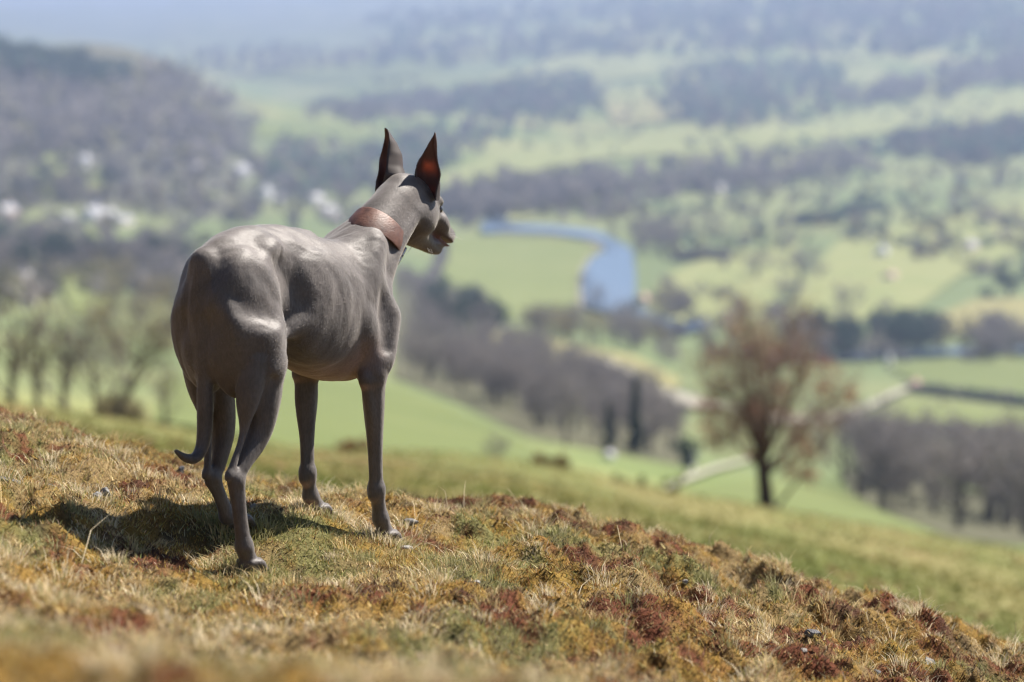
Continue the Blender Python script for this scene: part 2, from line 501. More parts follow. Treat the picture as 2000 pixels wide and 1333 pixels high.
def field_mat(name, c0, c1, scale=.03):
    return noise_mat(name, c0, c1, scale, .95, .1, detail=6)
f_green = field_mat("bright_field", (.134, .160, .054), (.162, .182, .068))
f_mid = field_mat("meadow", (.106, .132, .046), (.134, .156, .056))
f_pale = field_mat("pale_pasture", (.175, .20, .075), (.225, .23, .098))
f_yel = field_mat("dry_pasture", (.19, .18, .075), (.25, .225, .10))
f_wood = field_mat("wood_floor", (.075, .080, .045), (.10, .092, .058), .05)
for nm, poly, m, dm in (
    ("field", [(842, 560), (862, 505), (880, 468), (960, 462), (1060, 460), (1130, 466), (1165, 478), (1182, 498), (1150, 520), (1130, 555), (1126, 600), (1080, 625), (985, 628), (905, 595)], f_green, 500),
    ("field", [(300, 830), (320, 735), (440, 738), (560, 735), (700, 750), (780, 762), (860, 792), (960, 835), (1060, 885), (1130, 925), (1000, 935), (800, 925), (600, 900), (420, 860)], f_mid, 118),
    ("field", [(1300, 985), (1350, 955), (1450, 948), (1560, 950), (1650, 962), (1750, 1020), (1790, 1055), (1640, 1040), (1500, 1018)], f_mid, 118),
    ("field", [(1735, 722), (1850, 702), (2010, 700), (2010, 782), (1805, 760)], f_mid, 300),
    ("field", [(1640, 842), (1790, 782), (2010, 808), (2010, 850), (1800, 848)], f_green, 200),
    ("field", [(1850, 872), (2010, 878), (2010, 952), (1905, 930)], f_green, 150),
    ("field", [(112, 548), (205, 542), (235, 600), (150, 622)], f_green, 400),
    ("field", [(100, 440), (205, 440), (190, 475), (110, 472)], f_green, 700),
    ("field", [(320, 372), (430, 380), (420, 400), (330, 392)], f_green, 800),
    ("field", [(500, 242), (560, 232), (650, 246), (735, 262), (720, 284), (600, 276), (505, 272)], f_mid, 1500),
    ("field", [(860, 345), (960, 306), (1100, 274), (1350, 262), (1500, 256), (1700, 214), (2010, 176), (2010, 240), (1800, 256), (1400, 302), (1200, 312), (1000, 345), (890, 392), (862, 388)], f_pale, 1500),
    ("field", [(1250, 640), (1290, 545), (1400, 500), (1560, 475), (1560, 560), (1500, 600), (1380, 650)], f_pale, 500),
    ("field", [(1560, 560), (1640, 470), (2010, 395), (2010, 500), (1880, 540), (1800, 600), (1640, 640), (1560, 625)], f_pale, 500),
    ("field", [(1780, 640), (1900, 590), (2010, 585), (2010, 650), (1860, 655)], f_yel, 500),
    ("field", [(900, 420), (1060, 395), (1150, 400), (1010, 438)], f_pale, 900),
    ("field", [(1180, 205), (1330, 200), (1330, 238), (1200, 245)], f_yel, 1500),
    ("field", [(700, 330), (760, 300), (850, 310), (840, 380), (740, 372)], f_mid, 1000),
    ("field", [(940, 160), (1100, 112), (1270, 106), (1290, 150), (1060, 178)], f_pale, 2200),
    ("field", [(1640, 125), (1700, 130), (1810, 165), (1760, 185), (1650, 165)], f_pale, 2200),
    ("field", [(500, 150), (700, 128), (860, 120), (860, 150), (640, 165)], f_mid, 2200),
    ("field", [(1180, 60), (1400, 55), (1420, 85), (1200, 95)], f_pale, 3000),
    ("field", [(-20, 190), (30, 185), (35, 225), (-20, 235)], f_mid, 1200),
    ("field", [(60, 330), (110, 290), (135, 310), (130, 390), (70, 385)], f_green, 800),
    ("field", [(150, 335), (200, 330), (200, 385), (160, 380)], f_green, 800),
    ("field", [(560, 350), (640, 330), (660, 372), (600, 380)], f_mid, 900),
    ("field", [(960, 655), (1080, 668), (1240, 700), (1330, 745), (1310, 790), (1180, 745), (1040, 705), (965, 680)], f_yel, 300),
):
    drape(nm, poly, m, dm)
for poly, dm in (([(770, 520), (880, 560), (960, 600), (1000, 640), (1180, 690), (1330, 800), (1330, 930), (1180, 905), (1060, 870), (900, 790), (770, 740)], 250),
                 ([(1650, 920), (1780, 925), (1900, 965), (2010, 1000), (2010, 1070), (1860, 1052), (1660, 975)], 130),
                 ([(-30, 460), (250, 470), (340, 440), (380, 560), (240, 540), (100, 540), (-30, 560)], 400)):
    drape("wood_floor", poly, f_wood, dm, lift=.5)

water_mat, nt, b = new_mat("river_water", .12, .5)
b.inputs["Base Color"].default_value = (.05, .085, .13, 1); b.inputs["IOR"].default_value = 1.33
tc = N(nt, "ShaderNodeTexCoord"); no = N(nt, "ShaderNodeTexNoise", Scale=.5, Detail=4); bp = N(nt, "ShaderNodeBump", Strength=.12, Distance=.2)
nt.links.new(tc.outputs["Object"], no.inputs["Vector"]); nt.links.new(no.outputs["Fac"], bp.inputs["Height"]); nt.links.new(bp.outputs[0], b.inputs["Normal"])
gravel = noise_mat("gravel_bank", (.17, .16, .11), (.28, .255, .19), .2)
drape("river_bank", [(1128, 610), (1129, 545), (1147, 508), (1180, 490), (1155, 474), (1060, 461), (960, 458), (960, 463), (1060, 466), (1130, 473), (1170, 488), (1152, 510), (1137, 545), (1138, 612)], gravel, 500, 1.6)
drape("river", [(940, 444), (985, 434), (1000, 448), (1080, 451), (1160, 460), (1205, 478), (1238, 500), (1242, 560), (1240, 600), (1272, 620), (1330, 640), (1382, 630), (1384, 648), (1330, 662), (1262, 648), (1215, 622), (1180, 618), (1140, 606), (1136, 545), (1155, 515), (1188, 496), (1165, 478), (1080, 465), (990, 461), (945, 465)], water_mat, 500, 2.4)
drape("river", [(1590, 702), (1760, 690), (2010, 684), (2010, 696), (1760, 703), (1600, 712)], water_mat, 400, 2.0)
track_mat = noise_mat("chalky_track", (.28, .26, .20), (.36, .335, .27), .3)
def ribbon(name, px, width_px, mat, dmin, lift=2.2):
    px = np.array(px, float); w = np.broadcast_to(np.array(width_px, float), (len(px),))
    tg = np.gradient(px, axis=0); nn = np.stack([-tg[:, 1], tg[:, 0]], 1); nn /= np.linalg.norm(nn, axis=1, keepdims=True)
    drape(name, np.concatenate([px + nn * w[:, None] / 2, (px - nn * w[:, None] / 2)[::-1]]), mat, dmin, lift)
ribbon("track", [(1135, 700), (1190, 716), (1235, 738), (1262, 765), (1300, 786), (1350, 800), (1420, 800)], [7, 12, 14, 11, 8, 6, 5], track_mat, 250)
ribbon("track", [(1420, 800), (1500, 830), (1600, 828), (1680, 808), (1740, 780), (1795, 757)], [4, 5, 6, 9, 9, 6], track_mat, 200)
ribbon("track", [(1300, 965), (1345, 942), (1400, 922), (1470, 905)], [6, 9, 7, 4], track_mat, 150)

# ------------------------------------------------------------------ trees
bark_mat = noise_mat("grey_bark", (.10, .085, .072), (.19, .16, .135), 3, .95, .1)
twig_mat = attr_mat("twigs", rough=.95, spec=.05, translucent=.35)

def limbs(height, spread, r0, seed, n_main=5, start=.22, lean=(0, 0)):
    """trunk and limbs of a bare tree, as one tapering mesh, with the limb ends"""
    q = np.random.default_rng(seed)
    VS, FS, ends = [], [], []
    o = 0
    def add(path, radii, n=6):
        nonlocal o
        v, f = tube(path, radii, n)
        VS.append(v); FS.append(f + o); o += len(v)
    t = np.linspace(0, 1, 6)
    axis = np.stack([lean[0] * t * height + .02 * height * np.sin(3 * t), lean[1] * t * height + .02 * height * np.cos(4 * t), t * height * .72], 1)
    axis[0, 2] = -.04 * height
    add(axis, r0 * (1 - .72 * t) * np.array([1.35, 1, 1, 1, 1, 1]))
    for k in range(n_main):
        s = start + (.68 - start) * k / max(1, n_main - 1)
        b0 = np.array([np.interp(s, t, axis[:, c]) for c in range(3)])
        an = k * 2.4 + q.uniform(-.5, .5)
        d = np.array([math.cos(an) * spread, math.sin(an) * spread, height * q.uniform(.30, .50)]) * (1 - .25 * s)
        p = np.array([b0, b0 + d * np.array([.45, .45, .30]), b0 + d * np.array([.8, .8, .65]), b0 + d])
        add(p, r0 * .5 * (1 - .5 * s) * np.array([1, .7, .45, .2]), 5)
        ends.append(p[2]); ends.append(p[3])
        for h_ in range(2):
            a2 = an + q.uniform(-1.2, 1.2); b1 = p[1 + h_]
            e = b1 + np.array([math.cos(a2) * spread * .5, math.sin(a2) * spread * .5, height * q.uniform(.12, .28)])
            add([b1, (b1 + e) / 2 + np.array([0, 0, .02 * height]), e], r0 * .22 * np.array([1, .6, .2]), 4)
            ends.append(e)
    ends.append(axis[-1]); ends.append(axis[-1] + np.array([0, 0, height * .2]))
    return np.concatenate(VS), np.concatenate(FS), np.array(ends)

def twigs(centers, radii, n, size, cols, seed, up=.5, wide=.10, core=0.35):
    """a crown as many separate thin twig or leaf slivers around the limb ends"""
    q = np.random.default_rng(seed)
    k = q.integers(0, len(centers), n)
    d = q.normal(0, 1, (n, 3)); d /= np.linalg.norm(d, axis=1, keepdims=True)
    rr_ = q.random(n) ** core
    c = np.asarray(centers)[k] + d * (np.asarray(radii)[k] * rr_[:, None] if np.ndim(radii) > 1 else (np.asarray(radii)[k] * rr_)[:, None])
    dr = d * .8 + q.normal(0, .5, (n, 3)) + np.array([0, 0, up]); dr /= np.linalg.norm(dr, axis=1, keepdims=True)
    sd = np.cross(dr, q.normal(0, 1, (n, 3))); sd /= np.linalg.norm(sd, axis=1, keepdims=True)
    ln = size * q.uniform(.5, 1.3, n)[:, None]; w = ln * wide * q.uniform(.6, 1.4, n)[:, None]
    V = np.stack([c - dr * ln / 2 - sd * w, c - dr * ln / 2 + sd * w, c + dr * ln / 2], 1).reshape(-1, 3)
    col = np.asarray(cols)[q.integers(0, len(cols), n)] * q.uniform(.7, 1.3, (n, 1))
    return V, np.arange(3 * n).reshape(n, 3), np.repeat(col, 3, 0)

GREYBR = np.array([(.205, .185, .175), (.175, .16, .16), (.235, .21, .19), (.145, .135, .14)])
OLIVE = np.array([(.24, .225, .12), (.28, .245, .14), (.19, .18, .10), (.23, .19, .14)])
DARKEV = np.array([(.042, .066, .050), (.060, .084, .058), (.032, .052, .048)])
MAUVE = np.array([(.20, .180, .172), (.175, .160, .155), (.225, .20, .185)])

def make_tree(kind, seed):
    """prototype of unit height 1 m, scaled when placed; returns (trunk data, crown data)"""
    q = np.random.default_rng(seed)
    if kind == "conifer":
        tv, tf = tube(np.array([(0, 0, -.04), (0, 0, .5), (0, 0, .97)]), np.array([.028, .018, .004]), 6)
        zc = np.linspace(.10, .96, 16)
        cen = np.stack([q.normal(0, .012, 16), q.normal(0, .012, 16), zc], 1)
        rad = np.stack([.15 * (1 - zc) ** .75 + .02] * 2 + [np.full(16, .05)], 1)
        V, F, C = twigs(cen, rad, 900, .085, DARKEV * .7, seed, up=-.2, wide=.28, core=.5)
    else:
        tv, tf, ends = limbs(1.0, .30 if kind != "tall" else .20, .032, seed, 6 if kind != "bush" else 4, start=.13)
        cols = dict(bare=GREYBR, tall=GREYBR, olive=OLIVE, sparse=OLIVE, mauve=MAUVE, bush=OLIVE * .9, ever=DARKEV)[kind]
        rad = np.full(len(ends), .15) * q.uniform(.7, 1.3, len(ends))
        if kind == "sparse":
            V, F, C = twigs(ends, rad * 1.25, 300, .13, np.concatenate([OLIVE, GREYBR]), seed, up=.6, wide=.045)
        elif kind == "ever":
            V, F, C = twigs(ends, rad * 1.15, 700, .10, cols, seed, up=.2, wide=.30, core=.4)
        else:
            V, F, C = twigs(ends, rad, 640, .13, cols, seed, up=.6, wide=.055)
    return (tv, tf), (V, F, C)

PROTO = {}
def proto(kind, variant):
    key = (kind, variant)
    if key not in PROTO:
        (tv, tf), (V, F, C) = make_tree(kind, 500 + 17 * variant + len(kind) * 101)
        a_ = mesh_np("trunk", tv, tf, bark_mat); b_ = mesh_np("crown", V, F, twig_mat, smooth=False, attrs={"tint": C})
        PROTO[key] = (a_.data, b_.data)
        bpy.data.objects.remove(a_); bpy.data.objects.remove(b_)
    return PROTO[key]

tree_rng = np.random.default_rng(77)
def tree(name, p, height, kind, label, group=None, width=1.0, cat="tree", variant=None):
    t_, c_ = proto(kind, int(tree_rng.integers(0, 3)) if variant is None else variant)
    root = empty(name, (float(p[0]), float(p[1]), float(p[2])), float(tree_rng.uniform(0, 6.28)))
    root.scale = (height * width, height * width, height)
    for nm, me in (("trunk", t_), ("crown", c_)):
        o = bpy.data.objects.new(nm, me); COL.objects.link(o); o.parent = root
    tag(root, label, cat, group)
    return root

def tree_px(name, px, base_py, top_py, kind, label, dmin, group=None, width=1.0, cat="tree", variant=None):
    p = vat(px, base_py, dmin)[0]
    return tree(name, p, (base_py - top_py) / FPX * p[1], kind, label, group, width, cat, variant)

def in_poly(P, poly):
    x, y = P[:, 0], P[:, 1]; r = np.zeros(len(P), bool)
    for i in range(len(poly)):
        (x0, y0), (x1, y1) = poly[i], poly[(i + 1) % len(poly)]
        c = ((y0 > y) != (y1 > y)) & (x < (x1 - x0) * (y - y0) / (y1 - y0 + 1e-9) + x0)
        r ^= c
    return r

def sample_poly(poly, n, seed):
    q = np.random.default_rng(seed); poly = np.array(poly, float); out = []
    while len(out) < n:
        P = q.uniform(poly.min(0), poly.max(0), (400, 2))
        out += list(P[in_poly(P, poly)])
    return np.array(out[:n])

KIND_WORD = dict(bare="bare grey-brown", tall="slim bare", mauve="bare mauve-grey", ever="dark evergreen", olive="pale olive")
def placed(px, lo, hi):
    t = (px - lo) / (hi - lo)
    return "left end of" if t < .33 else ("middle of" if t < .67 else "right end of")

def wood(poly, n, h, kinds, where, dmin, seed):
    """every tree of a wood as its own thing"""
    P = sample_poly(poly, n, seed); W = vat(P[:, 0], P[:, 1], dmin)
    lo, hi = P[:, 0].min(), P[:, 0].max() + 1
    q = np.random.default_rng(seed + 1)
    for p_, w_ in zip(P, W):
        kd = kinds[q.integers(0, len(kinds))]
        pos = placed(p_[0], lo, hi)
        tree("evergreen_tree" if kd == "ever" else "bare_tree", w_, q.uniform(*h) * float(w_[1] / IS(w_[1])), kd, f"{KIND_WORD[kd]} tree, {pos} {where}", f"{KIND_WORD[kd]} trees, {pos} {where}", q.uniform(.8, 1.25))

def far_wood(name, poly, n, h, cols, dmin, seed):
    """a far-off wood that reads as one mass: one object of many small crowns"""
    P = sample_poly(poly, n, seed)
    P = P + np.random.default_rng(seed + 2).normal(0, 1, P.shape) * np.array([16, 7]); W = vat(P[:, 0], P[:, 1], dmin)
    q = np.random.default_rng(seed + 1)
    hs = q.uniform(h[0], h[1], n) * 2
    m = 34
    cen = np.repeat(W, m, 0); H_ = np.repeat(hs, m)
    d = q.normal(0, 1, (n * m, 3)); d /= np.linalg.norm(d, axis=1, keepdims=True)
    c = cen + np.stack([d[:, 0] * H_ * .42, d[:, 1] * H_ * .42, H_ * (.55 + .42 * d[:, 2])], 1) * (q.random((n * m, 1)) ** .33)
    a1 = q.normal(0, 1, (n * m, 3)); a1[:, 2] += .6; a1 /= np.linalg.norm(a1, axis=1, keepdims=True)
    sd = np.cross(a1, q.normal(0, 1, (n * m, 3))); sd /= np.linalg.norm(sd, axis=1, keepdims=True)
    ln = (H_ * q.uniform(.14, .30, n * m))[:, None]
    V = np.stack([c - a1 * ln - sd * ln * .35, c - a1 * ln + sd * ln * .35, c + a1 * ln], 1).reshape(-1, 3)
    cols = np.asarray(cols); tc_ = cols[q.integers(0, len(cols), n)] * q.uniform(.6, 1.35, (n, 1))
    C = np.repeat(np.repeat(tc_, m, 0) * q.uniform(.8, 1.2, (n * m, 1)), 3, 0)
    o = mesh_np(name, V, np.arange(3 * n * m).reshape(-1, 3), twig_mat, smooth=False, attrs={"tint": C})
    tag(o, kind="stuff")

# far-off woods, each one mass
far_wood("hillside_wood", [(-60, 118), (90, 140), (220, 160), (300, 130), (400, 150), (460, 205), (490, 262), (470, 310), (400, 335), (300, 300), (200, 290), (120, 300), (-60, 320)], 520, (9, 15), np.concatenate([GREYBR, MAUVE, OLIVE[:1]]) * 1.2, 900, 11)
far_wood("ridge_wood", [(-60, 98), (60, 118), (150, 140), (230, 158), (220, 178), (60, 150), (-60, 140)], 220, (12, 18), DARKEV * 1.6, 1400, 13)
far_wood("valley_wood", [(500, 330), (560, 290), (700, 300), (860, 250), (960, 225), (1000, 260), (900, 300), (860, 350), (700, 380), (560, 400)], 260, (9, 14), np.concatenate([GREYBR, DARKEV * 2.2]), 1000, 15)
far_wood("far_wood", [(880, 190), (1040, 150), (1160, 150), (1180, 200), (1120, 230), (960, 235), (860, 225)], 220, (10, 18), np.concatenate([MAUVE * .8, DARKEV * 2]), 1700, 17)
far_wood("far_wood", [(1290, 160), (1420, 120), (1620, 130), (1660, 190), (1600, 225), (1400, 252), (1300, 230)], 300, (10, 18), np.concatenate([MAUVE * .8, DARKEV * 2]), 1700, 19)
far_wood("far_wood", [(600, 215), (800, 190), (930, 190), (880, 225), (660, 240)], 160, (10, 16), GREYBR, 1700, 21)
far_wood("far_wood", [(1720, 270), (1900, 262), (2020, 235), (2020, 300), (1880, 325), (1740, 300)], 170, (10, 16), np.concatenate([DARKEV * 2, MAUVE * .7]), 1300, 23)
far_wood("far_wood", [(1180, 350), (1420, 315), (1700, 300), (1700, 330), (1480, 375), (1240, 395), (1060, 400)], 220, (8, 13), np.concatenate([GREYBR, MAUVE]), 1100, 25)
far_wood("far_wood", [(860, 390), (1000, 350), (1180, 345), (1180, 390), (1000, 420), (960, 430), (880, 430)], 170, (8, 13), np.concatenate([GREYBR, MAUVE]), 1000, 27)
far_wood("hill_wood", [(700, 95), (1000, 70), (1300, 60), (1700, 60), (2020, 40), (2020, 110), (1720, 110), (1300, 105), (1000, 120), (720, 130)], 420, (14, 26), np.concatenate([MAUVE * .7, DARKEV * 1.6]), 2500, 29)
far_wood("hill_wood", [(700, 30), (1100, 8), (1500, 5), (2020, -10), (2020, 40), (1600, 60), (1100, 50), (760, 70)], 420, (18, 32), np.concatenate([MAUVE * .7, DARKEV * 1.6]), 2800, 31)
far_wood("hill_wood", [(300, 120), (500, 95), (700, 100), (860, 105), (700, 130), (480, 145)], 160, (12, 20), MAUVE * .8, 2600, 33)
far_wood("hill_wood", [(1660, 195), (1800, 150), (2020, 112), (2020, 165), (1850, 180), (1700, 205)], 170, (10, 18), MAUVE * .8, 2200, 35)

# the hedgerow trees and thickets spread over the valley, too many and too small to pick apart
far_wood("valley_trees", [(-40, 300), (200, 290), (420, 330), (560, 330), (700, 380), (700, 440), (400, 440), (200, 400), (-40, 420)], 210, (6, 11), np.concatenate([GREYBR, OLIVE * .7, MAUVE]), 900, 41)
far_wood("valley_trees", [(-40, 430), (300, 450), (400, 440), (380, 600), (200, 570), (-40, 620)], 190, (5, 9), np.concatenate([GREYBR, OLIVE * .7, MAUVE]), 450, 43)
far_wood("valley_trees", [(1240, 400), (1500, 340), (1800, 330), (2020, 310), (2020, 560), (1700, 480), (1500, 500), (1330, 540), (1240, 470)], 270, (4, 8), np.concatenate([GREYBR, OLIVE * .6, DARKEV * 1.8]), 500, 45)
far_wood("valley_trees", [(860, 390), (1200, 380), (1250, 420), (1180, 432), (1000, 418), (870, 428)], 110, (6, 10), np.concatenate([GREYBR, MAUVE, OLIVE * .7]), 800, 47)
far_wood("valley_trees", [(700, 160), (1300, 110), (2020, 110), (2020, 300), (1500, 300), (1000, 300), (700, 300)], 230, (6, 11), np.concatenate([GREYBR, DARKEV * 1.8]), 1500, 49)
far_wood("valley_trees", [(1240, 600), (1400, 580), (1620, 640), (1840, 640), (2020, 640), (2020, 700), (1600, 720), (1300, 700)], 120, (4, 7), np.concatenate([GREYBR, OLIVE * .6]), 380, 51)

# woods whose trees can be told apart
B3 = ("bare", "mauve", "ever")
wood([(800, 640), (870, 660), (1000, 690), (1120, 720), (1210, 770), (1310, 850), (1330, 900), (1200, 885), (1100, 872), (980, 815), (880, 765), (800, 735)], 112, (5.5, 8.5), ("bare", "mauve", "tall", "bare"), "the sloping wood above the green field", 230, 201)
wood([(770, 560), (860, 580), (950, 620), (990, 650), (860, 660), (780, 640)], 26, (8, 11), ("ever", "bare", "mauve"), "the thick clump just right of the dog's chest", 420, 203)
wood([(1640, 930), (1740, 935), (1830, 950), (1900, 1000), (1880, 1042), (1760, 1010), (1645, 965)], 22, (5.5, 11), ("mauve", "bare", "tall"), "the right-hand wood behind the lone tree", 150, 205)
wood([(1915, 985), (1990, 1000), (2020, 1056), (1930, 1046)], 12, (7, 11), ("mauve", "tall"), "the small clump at the lower right edge", 150, 207)
wood([(100, 500), (230, 480), (340, 490), (370, 540), (240, 535), (120, 530)], 34, (8, 12), B3, "the belt left of the dog's rump", 450, 209)
wood([(-20, 470), (90, 480), (110, 560), (-20, 575)], 18, (8, 12), B3, "the grove at the left edge below the village", 450, 211)
wood([(960, 640), (1060, 650), (1190, 640), (1260, 660), (1330, 690), (1200, 690), (1060, 672)], 30, (7, 10), ("bare", "olive"), "the row along the river's near bank", 420, 213)
wood([(1190, 470), (1300, 450), (1330, 500), (1250, 520), (1245, 500), (1215, 480)], 22, (8, 12), ("bare", "mauve"), "the grove on the outside of the river bend", 700, 215)
wood([(1245, 600), (1262, 560), (1330, 560), (1340, 620), (1290, 640)], 14, (7, 10), ("bare", "mauve", "olive"), "the grove right of the blue river reach", 550, 217)
wood([(1580, 660), (1700, 650), (1840, 660), (1850, 690), (1700, 720), (1600, 715)], 34, (7, 11), ("ever", "bare", "mauve", "ever"), "the long belt right of the lone tree's top", 380, 219)
wood([(1900, 670), (2020, 660), (2020, 705), (1905, 712)], 14, (9, 12), ("mauve", "bare"), "the square clump above the right-hand fields", 380, 221)
wood([(220, 560), (330, 560), (380, 640), (300, 660), (210, 640)], 14, (6, 9), ("bare", "olive"), "the meadow just left of the dog's thigh", 300, 223)

# single trees on the right-hand pastures
HOUSE_PX = np.array([(165, 328), (182, 436), (215, 432), (130, 438), (12, 428), (238, 440), (38, 556), (470, 345), (385, 340), (520, 392), (545, 402), (618, 404), (640, 424), (655, 436)])
def clear_of_houses(px, py):
    return not np.any((np.abs(HOUSE_PX[:, 0] - px) < 26) & (py - HOUSE_PX[:, 1] > -6) & (py - HOUSE_PX[:, 1] < 40))
q = np.random.default_rng(5)
for px, py, tp, kd, lb in (
    (1478, 545, 485, "bare", "broad round bare tree, left one of the pair on the pale pasture"),
    (1560, 560, 480, "mauve", "broad bare tree, right one of the pair on the pale pasture"),
    (1545, 600, 540, "bare", "bare tree just below the pair on the pale pasture"),
    (1658, 612, 548, "bare", "single round bare tree with a visible trunk on the pale slope"),
    (1730, 620, 582, "mauve", "small bare tree right of the round tree with a visible trunk"),
    (1370, 585, 548, "bare", "low rounded bare tree left of the pair on the pasture"),
    (1385, 415, 392, "ever", "small dark evergreen high on the pasture above the river"),
    (1355, 420, 400, "ever", "small dark evergreen just left of another on the high pasture"),
    (1680, 395, 372, "ever", "dark pointed tree by the upper hedge on the right pasture"),
    (1805, 490, 470, "ever", "small dark bush-like tree between the two pale houses"),
    (1945, 480, 452, "mauve", "dark bare tree behind the rightmost pale house"),
    (1990, 455, 420, "mauve", "bare tree at the right edge of the high pasture"),
    (1970, 580, 525, "ever", "large dark evergreen at the right edge of the pasture"),
    (1925, 585, 560, "ever", "low dark evergreen left of the large one at the right edge"),
    (1480, 430, 400, "mauve", "pinkish bare tree among the scattered trees of the middle pasture"),
    (1520, 460, 425, "bare", "grey bare tree in the middle pasture below the pinkish one"),
    (1650, 470, 450, "bare", "small grey tree standing on the long pale pasture"),
    (1840, 440, 415, "bare", "small grey tree high on the right pasture"),
    (1420, 460, 440, "bare", "little bare tree alone in the pale field above the river"),
    (1600, 545, 510, "bare", "bare tree between the pair and the pale houses"),
):
    tree_px("pasture_tree", px, py, tp, kd, lb, 450, width=1.35, variant=int(q.integers(0, 3)))
for k, (px, py) in enumerate(zip(q.uniform(1330, 2000, 46), q.uniform(335, 470, 46))):
    tree("pasture_tree", vat(px, py, 800)[0], q.uniform(12, 20), (kd := ("bare", "mauve", "olive")[k % 3]), f"small {KIND_WORD[kd]} tree, {placed(px, 1330, 2000)} the upper right pastures", f"small {KIND_WORD[kd]} trees {placed(px, 1330, 2000)} the upper right pastures", 1.3)
for k, (px, py) in enumerate(zip(q.uniform(240, 690, 36), q.uniform(355, 480, 36))):
    if not clear_of_houses(px, py): continue
    tree("village_tree", vat(px, py, 700)[0], q.uniform(12, 18), (kd := ("bare", "mauve", "olive")[k % 3]), f"{KIND_WORD[kd]} tree, {placed(px, 240, 690)} the village above the dog's back", f"{KIND_WORD[kd]} trees {placed(px, 240, 690)} the village above the dog's back", 1.1)
for k, (px, py) in enumerate(zip(q.uniform(-20, 260, 40), q.uniform(330, 470, 40))):
    if not clear_of_houses(px, py): continue
    tree("village_tree", vat(px, py, 700)[0], q.uniform(12, 18), (kd := ("bare", "mauve", "ever")[k % 3]), f"{KIND_WORD[kd]} tree, {placed(px, -20, 260)} the village at the left edge", f"{KIND_WORD[kd]} trees {placed(px, -20, 260)} the village at the left edge", 1.1)

for px, py, tp, lb in ((1150, 606, 572, "small bare tree at the left edge of the blue river reach"), (1168, 590, 552, "slender bare tree standing before the middle of the river reach"), (1140, 560, 530, "small bare tree halfway up the left river edge"), (1222, 622, 585, "bushy bare tree at the foot of the blue river reach"), (1190, 626, 600, "low bare tree left of the bushy one below the river reach")):
    tree_px("river_tree", px, py, tp, "bare", lb, 500, width=1.2)
tree_px("cypress_tree", 1240, 892, 732, "conifer", "tall narrow dark conifer at the right end of the sloping wood", 200, width=.8, variant=0)
tree_px("cypress_tree", 1187, 885, 782, "conifer", "shorter dark conifer left of the tall narrow one", 200, width=.8, variant=1)
tree_px("yew_tree", 1340, 930, 850, "ever", "dark evergreen beside the small house left of the lone tree", 150, width=.9, variant=0)
tree_px("field_tree", 970, 905, 845, "bare", "small bare tree alone at the foot of the green field", 125, width=1.25, variant=1)
# thin trees on the slope at the left
for px, py, tp, kd, lb in (
    (28, 800, 575, "olive", "slim olive-grey tree, leftmost on the slope behind the crest"),
    (78, 806, 585, "olive", "second olive-grey tree from the left behind the crest"),
    (130, 812, 600, "olive", "olive-grey tree with a forked trunk, third from the left behind the crest"),
    (185, 800, 640, "mauve", "pale mauve tree between the forked and the leaning tree"),
    (320, 818, 700, "olive", "low olive tree nearest the dog's tail on the left slope"),
):
    p = vat(px, 795 if px < 100 else 800, 85, 400)[0]
    p = on_ray(px, py, 100.0); p[2] = GZ(p[0], p[1])
    top = on_ray(px, tp, 100.0)
    tree("slope_tree", p, float(top[2] - p[2]) * 1.08, "sparse" if kd == "olive" else kd, lb, None, 1.0)
p = on_ray(215, 812, 92.0); p[2] = GZ(p[0], p[1])
VS = []
tv, tf, ends = limbs(5.6, 1.7, .17, 905, 6, start=.3, lean=(.30, .05))
root = empty("leaning_tree", p)
mesh_np("trunk", tv, tf, bark_mat, root)
V, F, C = twigs(ends, np.full(len(ends), .75), 1500, .5, np.concatenate([GREYBR, OLIVE]), 907, up=.5, wide=.05)
mesh_np("crown", V, F, twig_mat, root, smooth=False, attrs={"tint": C})
tag(root, "old bare tree leaning to the right on the slope left of the dog", "tree")

# low bushes and a hump of ground
def bush(px, py, top, width, cols, label, dist, name="bush_or_hump", cat="bush"):
    p = on_ray(px, py, dist); p[2] = GZ(p[0], p[1])
    h = (py - top) / FPX * dist
    q = np.random.default_rng(int(px))
    w = width / FPX * dist / 2
    cen = np.stack([q.uniform(-.8, .8, 14) * w, q.uniform(-.6, .6, 14) * w, q.uniform(.15, .75, 14) * h], 1)
    V, F, C = twigs(cen, np.full(14, h * .42), 900, h * .35, cols, int(px) + 3, up=.5, wide=.16)
    o = mesh_np(name, V, F, twig_mat, smooth=False, attrs={"tint": C}); o.location = p
    tag(o, label, cat)
BROWN = np.array([(.16, .10, .05), (.20, .13, .06), (.12, .08, .045)]); DKGR = np.array([(.06, .075, .03), (.09, .095, .04), (.05, .055, .028)])
bush(1078, 925, 893, 90, BROWN, "low brown clump on the near grassy rise right of the dog", 58)
bush(1285, 985, 960, 230, np.array([(.10, .105, .04), (.13, .125, .05), (.08, .085, .035)]), "low dark green hump of ground, modelled as scrub, left of the lone tree", 50)  # scrub added in place of a darker green rise of the ground
bush(245, 828, 770, 120, OLIVE, "olive bush at the foot of the leaning tree", 95)
bush(690, 893, 868, 70, BROWN * np.array([1.2, .9, .9]), "reddish brown clump just right of the dog's far front leg", 58)

